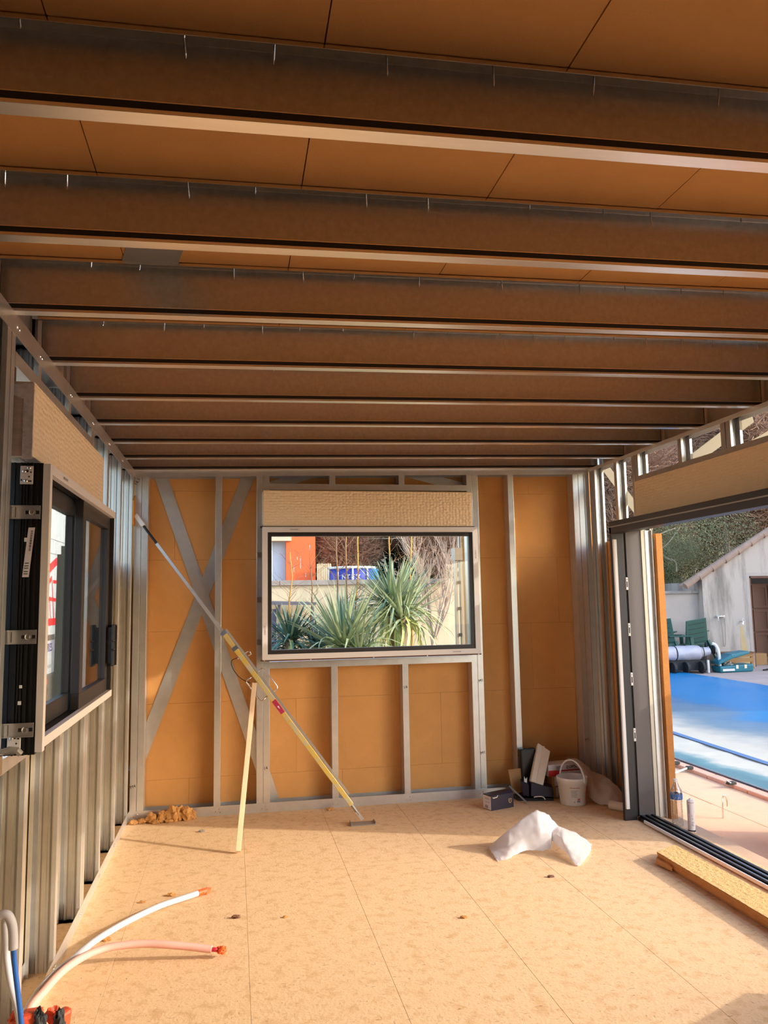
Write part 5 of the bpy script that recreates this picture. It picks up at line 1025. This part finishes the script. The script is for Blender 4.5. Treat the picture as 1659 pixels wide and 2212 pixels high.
thing(MB().hexa([(3.72, 17.0, 1.9), (3.92, 17.0, 1.9), (3.92, 17.3, 1.9), (3.72, 17.3, 1.9), (3.74, 17.0, 2.30), (3.90, 17.0, 2.30), (3.90, 17.2, 2.28), (3.74, 17.2, 2.28)]).build('water_barrel', M['skyblue'], None, org=(3.7, 17.1, 1.9), bevel=0.03), 'light blue plastic barrel on the raised ground behind the yucca', 'barrel')
snow = MB(); clump(snow, (3.0, 19.4, 1.93), (.35, .15, .09), 303); thing(snow.build('sand_heap', M['van'], None, org=(3, 19.4, 1.9)), 'small white heap at the foot of the pallet fence', 'heap')
# aluminium ladder leaning outside
ld = T('ladder', (2.92, 7.3, TZ), 'aluminium extension ladder standing outside at the right edge of the far window', 'ladder')
for xx in (2.875, 2.925): MB().box(xx - .011, 7.28, TZ, xx + .011, 7.34, 2.05).build('rail', M['alu'], ld)
MB().box(2.93, 7.345, 1.0, 2.952, 7.40, 2.9).box(2.938, 7.33, 1.0, 2.944, 7.345, 2.9).build('rail', M['alu'], ld)
MB().box(2.862, 7.27, 1.98, 2.955, 7.405, 2.10).build('bracket', M['alu'], ld)
MB().box(3.22, 7.345, TZ, 3.245, 7.40, 2.9).build('rail', M['alu'], ld)
z = 0.1
while z < 2.8:
    MB().tube([(2.95, 7.37, z), (3.22, 7.37, z)], 0.016, 8).build('rung', M['alu'], ld); z += 0.265
for z in (1.25, 1.5, 1.75): MB().box(2.886, 7.272, z, 2.914, 7.30, z + .03).build('rung_stop', M['gasket'], ld)
# yuccas
def leaf_mesh(nm, L, W, droop, m):
    V = []; n_ = 7
    for i in range(n_ + 1):
        t = i / n_; w_ = W * (0.55 + 0.9 * t) * (1 - t) ** 0.55 if t < 1 else 0.0
        w_ = W * min(1, 0.5 + 2 * t) * (1 - t ** 2.5); a = droop * t * t
        c_ = Vector((0, L * t * math.cos(a * .9), -L * t * math.sin(a)))
        V += [c_ + Vector((-w_, 0, w_ * .35)), c_, c_ + Vector((w_, 0, w_ * .35))]
    F = [(3 * i + k, 3 * i + k + 1, 3 * i + k + 4, 3 * i + k + 3) for i in range(n_) for k in (0, 1)]
    me = bpy.data.meshes.new(nm); me.from_pydata([tuple(v) for v in V], [], F); me.materials.append(m); me.update(); return me
LM = {(k, d): leaf_mesh('leaf_blade', 1.0, 0.0185, d, M[k]) for k in ('yucca', 'yucca_dark', 'yucca_pale') for d in (0.05, 0.5, 1.0)}
def yucca(o, lab, heads, seed):
    random.seed(seed); r_ = T('yucca', (o[0], o[1], TZ), lab, 'yucca'); k = 0
    for hx, hy, hz, R, n, dark in heads:
        c = Vector((hx, hy, hz)); MB().tube([(o[0], o[1], TZ), (o[0] * .5 + hx * .5, o[1] * .5 + hy * .5, (TZ + hz) * .5), c + Z * 0.05], [0.09, 0.075, 0.06], 8).build('stem', M['bark'], r_)
        for i in range(n):
            az = random.uniform(0, 2 * math.pi); t = (i + .5) / n; el = math.radians(84 - 104 * t ** 0.85 + random.uniform(-9, 9))
            kind = 'yucca_dark' if (random.random() < dark) else ('yucca_pale' if (el < 0.15 and random.random() < .6) else 'yucca')
            d = 0.05 if el > .5 else (0.5 if el > 0 else 1.0)
            L = R * random.uniform(.75, 1.05) * (0.92 if el > 1.1 else 1)
            inst('leaf', LM[(kind, d)], c + Vector((0, 0, random.uniform(-.05, .06))), r_, rot=(el, random.uniform(-.4, .4), az), scale=(random.uniform(.8, 1.25), L, L))
yucca((2.02, 8.8), 'large yucca with long sword leaves in the middle of the far window', [(1.99, 8.8, 1.05, .92, 190, .14), (2.12, 8.6, 1.0, .7, 60, .05)], 5)
yucca((2.66, 9.15), 'tall yucca with drooping pale lower leaves right of the middle one', [(2.62, 9.15, 1.50, .78, 200, .22), (2.70, 9.0, 1.36, .78, 80, .0)], 8)
yucca((1.38, 9.2), 'smaller dark green yucca at the left in the far window', [(1.40, 9.1, 1.14, .55, 120, .85), (1.12, 9.4, 1.05, .5, 60, .9), (1.75, 9.3, 1.02, .48, 70, .85)], 6)
# bare golden saplings and shrubs
def twigs(mb, p, d, L, r, depth, spread=.6, kids=3, up=.25):
    q = p + d * L; m1 = p.lerp(q, .5) + Vector([random.uniform(-1, 1) for _ in range(3)]) * L * .05
    mb.tube([p, m1, q], [r, r * .85, r * .6], 5 if r > .01 else 4, caps=False)
    if depth == 0: return
    for k in range(kids):
        t = random.uniform(.35, 1); s = p.lerp(q, t); nd = (d + Vector([random.uniform(-1, 1) for _ in range(3)]) * spread + Z * up).normalized()
        twigs(mb, s, nd, L * random.uniform(.4, .7), r * .5, depth - 1, spread, kids, up)
def sapling(o, top, lab, seed, m='gold', lean=0.0):
    random.seed(seed); r_ = T('sapling', o, lab, 'sapling', 'bare golden stemmed saplings behind the far window'); o = Vector(o); b_ = MB(); pts = []
    H = top - o.z
    for k in range(9): pts.append(o + Vector((lean * k / 8 + random.uniform(-.022, .022), random.uniform(-.03, .03), H * k / 8)))
    MB().tube(pts, [.017 * (1 - .6 * k / 8) for k in range(9)], 7).build('stem', M[m], r_, smooth=True)
    for k in range(46):
        t = random.uniform(.3, 1); i = min(7, int(t * 8)); p = pts[i].lerp(pts[i + 1], t * 8 - i); a = random.uniform(0, 6.28)
        twigs(b_, p, Vector((math.cos(a), math.sin(a) * .7, random.uniform(.3, 1.1))).normalized(), random.uniform(.12, .34), .0028, 1, .5, 2)
    stuff(b_.build('twigs', M['brownstem'], r_))
for i, (x, top, ln, lab) in enumerate(((1.42, 2.2, .02, 'bare golden sapling in front of the orange house wall'), (1.675, 2.05, .015, 'thin bare sapling right of the orange wall, before the pallet'), (1.97, 3.0, .05, 'leaning bare golden sapling left of the large yucca'), (2.13, 3.1, 0.0, 'straight dark golden sapling rising from the large yucca'), (2.20, 3.2, .10, 'brightest golden sapling stem above the large yucca'), (2.68, 3.2, .02, 'golden sapling behind the yucca crown, left of a pair'), (2.90, 3.2, .03, 'golden sapling behind the yucca crown, right of a pair'))):
    sapling((x, 9.5 + .05 * (i % 3), TZ), top, lab, 20 + i, m='gold' if i in (0, 4, 5, 6) else 'brownstem', lean=ln)
def bare_shrub(o, H, lab, seed, m, n=9, depth=3, r=.03, group=None):
    random.seed(seed); r_ = T('bare_shrub', o, lab, 'shrub', group); b_ = MB()
    for k in range(n):
        a = random.uniform(0, 6.28); twigs(b_, Vector(o), Vector((math.cos(a) * .35, math.sin(a) * .35, 1)).normalized(), H * random.uniform(.5, .7), r * random.uniform(.6, 1), depth, .55, 4, .2)
    stuff(b_.build('branches', m, r_)); return r_
bare_shrub((3.95, 12.5, TZ + 1.0), 1.9, 'pale leafless shrub before the retaining wall at right of the far window', 31, M['twig'], 9, 3, .026)
# trees
def leaf_cloud(nm, blobs, n, s, m, seed, flat=.0):
    random.seed(seed); V = []; F = []
    tot = sum(b[3] ** 2 for b in blobs)
    for bx, by, bz, br in blobs:
        for i in range(int(n * br * br / tot)):
            d = Vector((random.gauss(0, 1), random.gauss(0, 1), random.gauss(0, 1))).normalized(); k = br * (random.random() ** .35) * (1 + .35 * noise.noise(d * 2.2 + Vector((bx, by, bz))))
            p = Vector((bx, by, bz)) + d * k; a = Vector((random.uniform(-1, 1), random.uniform(-1, 1), random.uniform(-1, 1))).normalized(); b = a.orthogonal().normalized(); c = a.cross(b); sz = s * random.uniform(.6, 1.3)
            o = len(V); V += [p - b * sz * .5, p + c * sz * .32, p + b * sz * .5, p - c * sz * .32]; F.append((o, o + 1, o + 2, o + 3))
    me = bpy.data.meshes.new(nm); me.from_pydata([tuple(v) for v in V], [], F); me.materials.append(m); me.update(); return me
def blobset(seed, n, R, H):
    random.seed(seed); return [(random.uniform(-R, R) * .75, random.uniform(-R, R) * .6, H * random.uniform(.25, .95), R * random.uniform(.35, .6)) for _ in range(n)]
def twig_cloud(nm, blobs, n, L, m, seed):
    random.seed(seed); V = []; F = []; tot = sum(b[3] ** 2 for b in blobs)
    for bx, by, bz, br in blobs:
        c0 = Vector((bx, by, bz))
        for i in range(int(n * br * br / tot)):
            d = Vector((random.gauss(0, 1), random.gauss(0, 1), random.gauss(0, 1))).normalized(); p = c0 + d * br * (random.random() ** .4)
            a = (d * .7 + Vector((random.gauss(0, .5), random.gauss(0, .5), random.gauss(.45, .5)))).normalized(); l = L * random.uniform(.5, 1.3); q = p + a * l
            b = a.cross(Vector((random.uniform(-1, 1), 1, random.uniform(-.4, .4)))).normalized() * random.uniform(.004, .010); o = len(V); V += [p - b, p + b, q]; F.append((o, o + 1, o + 2))
    me = bpy.data.meshes.new(nm); me.from_pydata([tuple(v) for v in V], [], F); me.materials.append(m); me.update(); return me
CR = {'oak': leaf_cloud('crown', blobset(1, 14, 2.2, 5.0), 42000, .05, M['olive_leaf'], 1), 'ever': leaf_cloud('crown', blobset(2, 14, 2.0, 4.6), 42000, .06, M['green_leaf'], 2),
      'pine': leaf_cloud('crown', blobset(3, 16, 2.2, 6.5), 26000, .12, M['pine_leaf'], 3), 'brown': twig_cloud('crown', blobset(4, 14, 1.6, 3.2), 46000, .24, M['brown_leaf'], 4)}
WM = {}
def branch_mesh(seed, H):
    random.seed(seed); b_ = MB()
    for k in range(4):
        a = random.uniform(0, 6.28); twigs(b_, Vector((0, 0, H * .12)), Vector((math.cos(a) * .55, math.sin(a) * .55, 1)).normalized(), H * random.uniform(.42, .56), .06, 5, .62, 4, .10)
    me = bpy.data.meshes.new('branches'); me.from_pydata(b_.v, [], b_.f); me.materials.append(M['bark']); me.update(); return me
BR = [branch_mesh(51, 5.5), branch_mesh(52, 6.0)]
def tree(kind, o, s, rot, lab, bare=None, group=None):
    r_ = T('tree', o, lab, 'tree', group)
    MB().tube([o, Vector(o) + Vector((.05, .02, 1.2 * s)), Vector(o) + Vector((-.05, 0, 3.0 * s))], [.16 * s, .13 * s, .06 * s], 8).build('trunk', M['bark'], r_)
    if kind: stuff(inst('crown', CR[kind], o, r_, rot=(0, 0, rot), scale=(s, s, s)))
    if bare is not None: stuff(inst('branches', BR[bare], o, r_, rot=(0, 0, rot), scale=(s, s, s)))
TR = [('ever', (11.0, 19.6, -.3), .62, .3, 'dark green bush directly behind the low boundary wall', None), ('oak', (13.0, 19.8, -.2), .80, 1.3, 'grey green bush left of the pool house roof', None),
      (None, (11.6, 20.8, .2), .95, .2, 'leafless tree with pale crooked limbs above the boundary wall', 0), (None, (15.0, 20.6, .6), 1.05, 1.7, 'leafless tree behind the pool house roof edge', 1), ('oak', (17.2, 22.5, .8), 1.1, 2.4, 'grey green tree right behind the pool house roof', None),
      (None, (13.4, 23.0, 1.0), 1.15, .9, 'tall leafless tree between the bushes behind the pool house', 0), (None, (17.5, 25.5, 1.2), 1.3, 2.2, 'tall leafless tree at the right end of the tree line', 1), (None, (9.8, 21.5, .4), 1.1, 3.1, 'tall leafless tree seen past the door jamb', 1),
      ('brown', (15.8, 24.5, 2.0), 1.25, .4, 'brown leaved tree high behind the pool house', None), ('brown', (12.4, 25.5, 2.2), 1.3, 2.0, 'brown leaved tree behind the grey green bush', 0), ('brown', (19.5, 26, 2.2), 1.3, 2.9, 'brown leaved tree at the far right', 1), ('ever', (9.4, 20.6, -.2), .75, 2.6, 'green bush beside the right wall studs', None), ('brown', (9.0, 24.0, 1.6), 1.3, 1.2, 'brown tree seen through the top of the right wall', None),
      ('brown', (16.6, 22.0, 2.4), 1.5, .7, 'brown leaved tree rising over the right end of the pool house', None), ('brown', (13.6, 22.2, 2.0), 1.4, 2.7, 'brown leaved tree above the middle of the roof edge', None), ('brown', (11.3, 21.6, 1.4), 1.4, 1.9, 'brown leaved tree behind the crooked pale limbs', None), ('brown', (19.0, 22.5, 2.6), 1.6, 1.1, 'tallest brown leaved tree right of the pool house', None),
      ('pine', (4.9, 26.0, 1.2), 1.1, 1.0, 'dark pine filling the gap behind the frame pool', None), ('pine', (8.2, 26.0, .8), 1.1, 2.2, 'dark pine beyond the pale leafless shrub', None), ('pine', (15.5, 28.0, .4), 1.2, 1.1, 'dark pine behind the tall brown trees', None),
      ('pine', (13.0, 28.5, .2), .95, 2.0, 'dark pine far behind the pool house', None), ('pine', (10.4, 27.5, .2), .85, .6, 'dark pine far behind the boundary wall', None),
      ('brown', (4.3, 22.5, 1.9), .95, .5, 'brown leaved bush beyond the pallet fence', None), ('brown', (5.9, 21.5, 1.6), 1.0, 1.9, 'brown leaved bush behind the blue frame pool', None), ('brown', (3.6, 24, 1.9), .9, 2.9, 'brown bush right of the orange house', None),
      ('pine', (3.6, 27.5, 1.2), 1.1, .3, 'dark pine beyond the orange house', None), ('pine', (6.8, 27.5, 1.0), 1.15, 1.4, 'dark pine in the middle of the far window', None), ('pine', (9.6, 27.5, .8), 1.1, 2.4, 'dark pine at the right of the far window', None), ('ever', (7.2, 23.5, .6), 1.0, .9, 'green bush behind the pale leafless shrub', 0)]
for k_, o_, s_, r0, lab, br in TR: tree(k_, o_, s_, r0, lab, br)
lt = T('tree', (11.2, 18.7, TZ), 'low oak with pale crooked limbs over the boundary wall', 'tree')
MB().tube(spline([(10.3, 18.7, TZ), (10.5, 18.65, 1.6), (10.9, 18.6, 2.55), (11.25, 18.6, 2.68), (11.62, 18.6, 2.66)]), .07, 8).build('trunk', M['bark'], lt, smooth=True)
for pts_, r_ in (([(11.1, 18.6, 2.62), (11.6, 18.6, 2.68), (11.82, 18.55, 2.55), (12.02, 18.5, 2.46), (12.04, 18.5, 2.2)], .045), ([(10.9, 18.6, 2.5), (11.25, 18.65, 3.0), (11.6, 18.7, 3.15), (12.2, 18.7, 3.36)], .03), ([(11.4, 18.6, 2.7), (11.9, 18.7, 2.9), (12.4, 18.8, 3.4)], .022), ([(11.0, 18.6, 2.58), (11.0, 18.5, 3.2), (11.3, 18.5, 3.8)], .025)):
    MB().tube(spline(pts_), [r_ * (1 - .7 * k / (8 * (len(pts_) - 1))) for k in range(8 * (len(pts_) - 1) + 1)], 7).build('limb', mat('pale_lichen_bark', srgb(176, 166, 150), .95, var=.2, vscale=12), lt, smooth=True)
stuff(inst('crown', CR['oak'], (12.0, 19.1, .9), lt, rot=(0, 0, 2.0), scale=(.42, .42, .42)))
bk_ = struct(empty('hillside', (10, 34, 0)))
m_ = MB(); V = []
for i in range(13):
    for k in range(41):
        x = -25 + k * 2.0; y = 19 + i * 3.0; V.append((x, y + 1.5 * noise.noise(Vector((x * .1, 0, 0))), TZ + max(0, (y - 19)) * .16 + .5 * noise.noise(Vector((x * .2, y * .2, 0))) * min(1, (y - 19) / 4)))
m_.add(V, [(i * 41 + k, i * 41 + k + 1, (i + 1) * 41 + k + 1, (i + 1) * 41 + k) for i in range(12) for k in range(40)]).build('slope', mat('leaf_litter', srgb(120, 104, 80), 1.0, var=.3, vscale=1.5, bump=.5, bscale=3), bk_, smooth=True)
print('TRIS', sum(len(o.data.loop_triangles) if o.type == 'MESH' and not o.data.calc_loop_triangles() else 0 for o in bpy.data.objects))
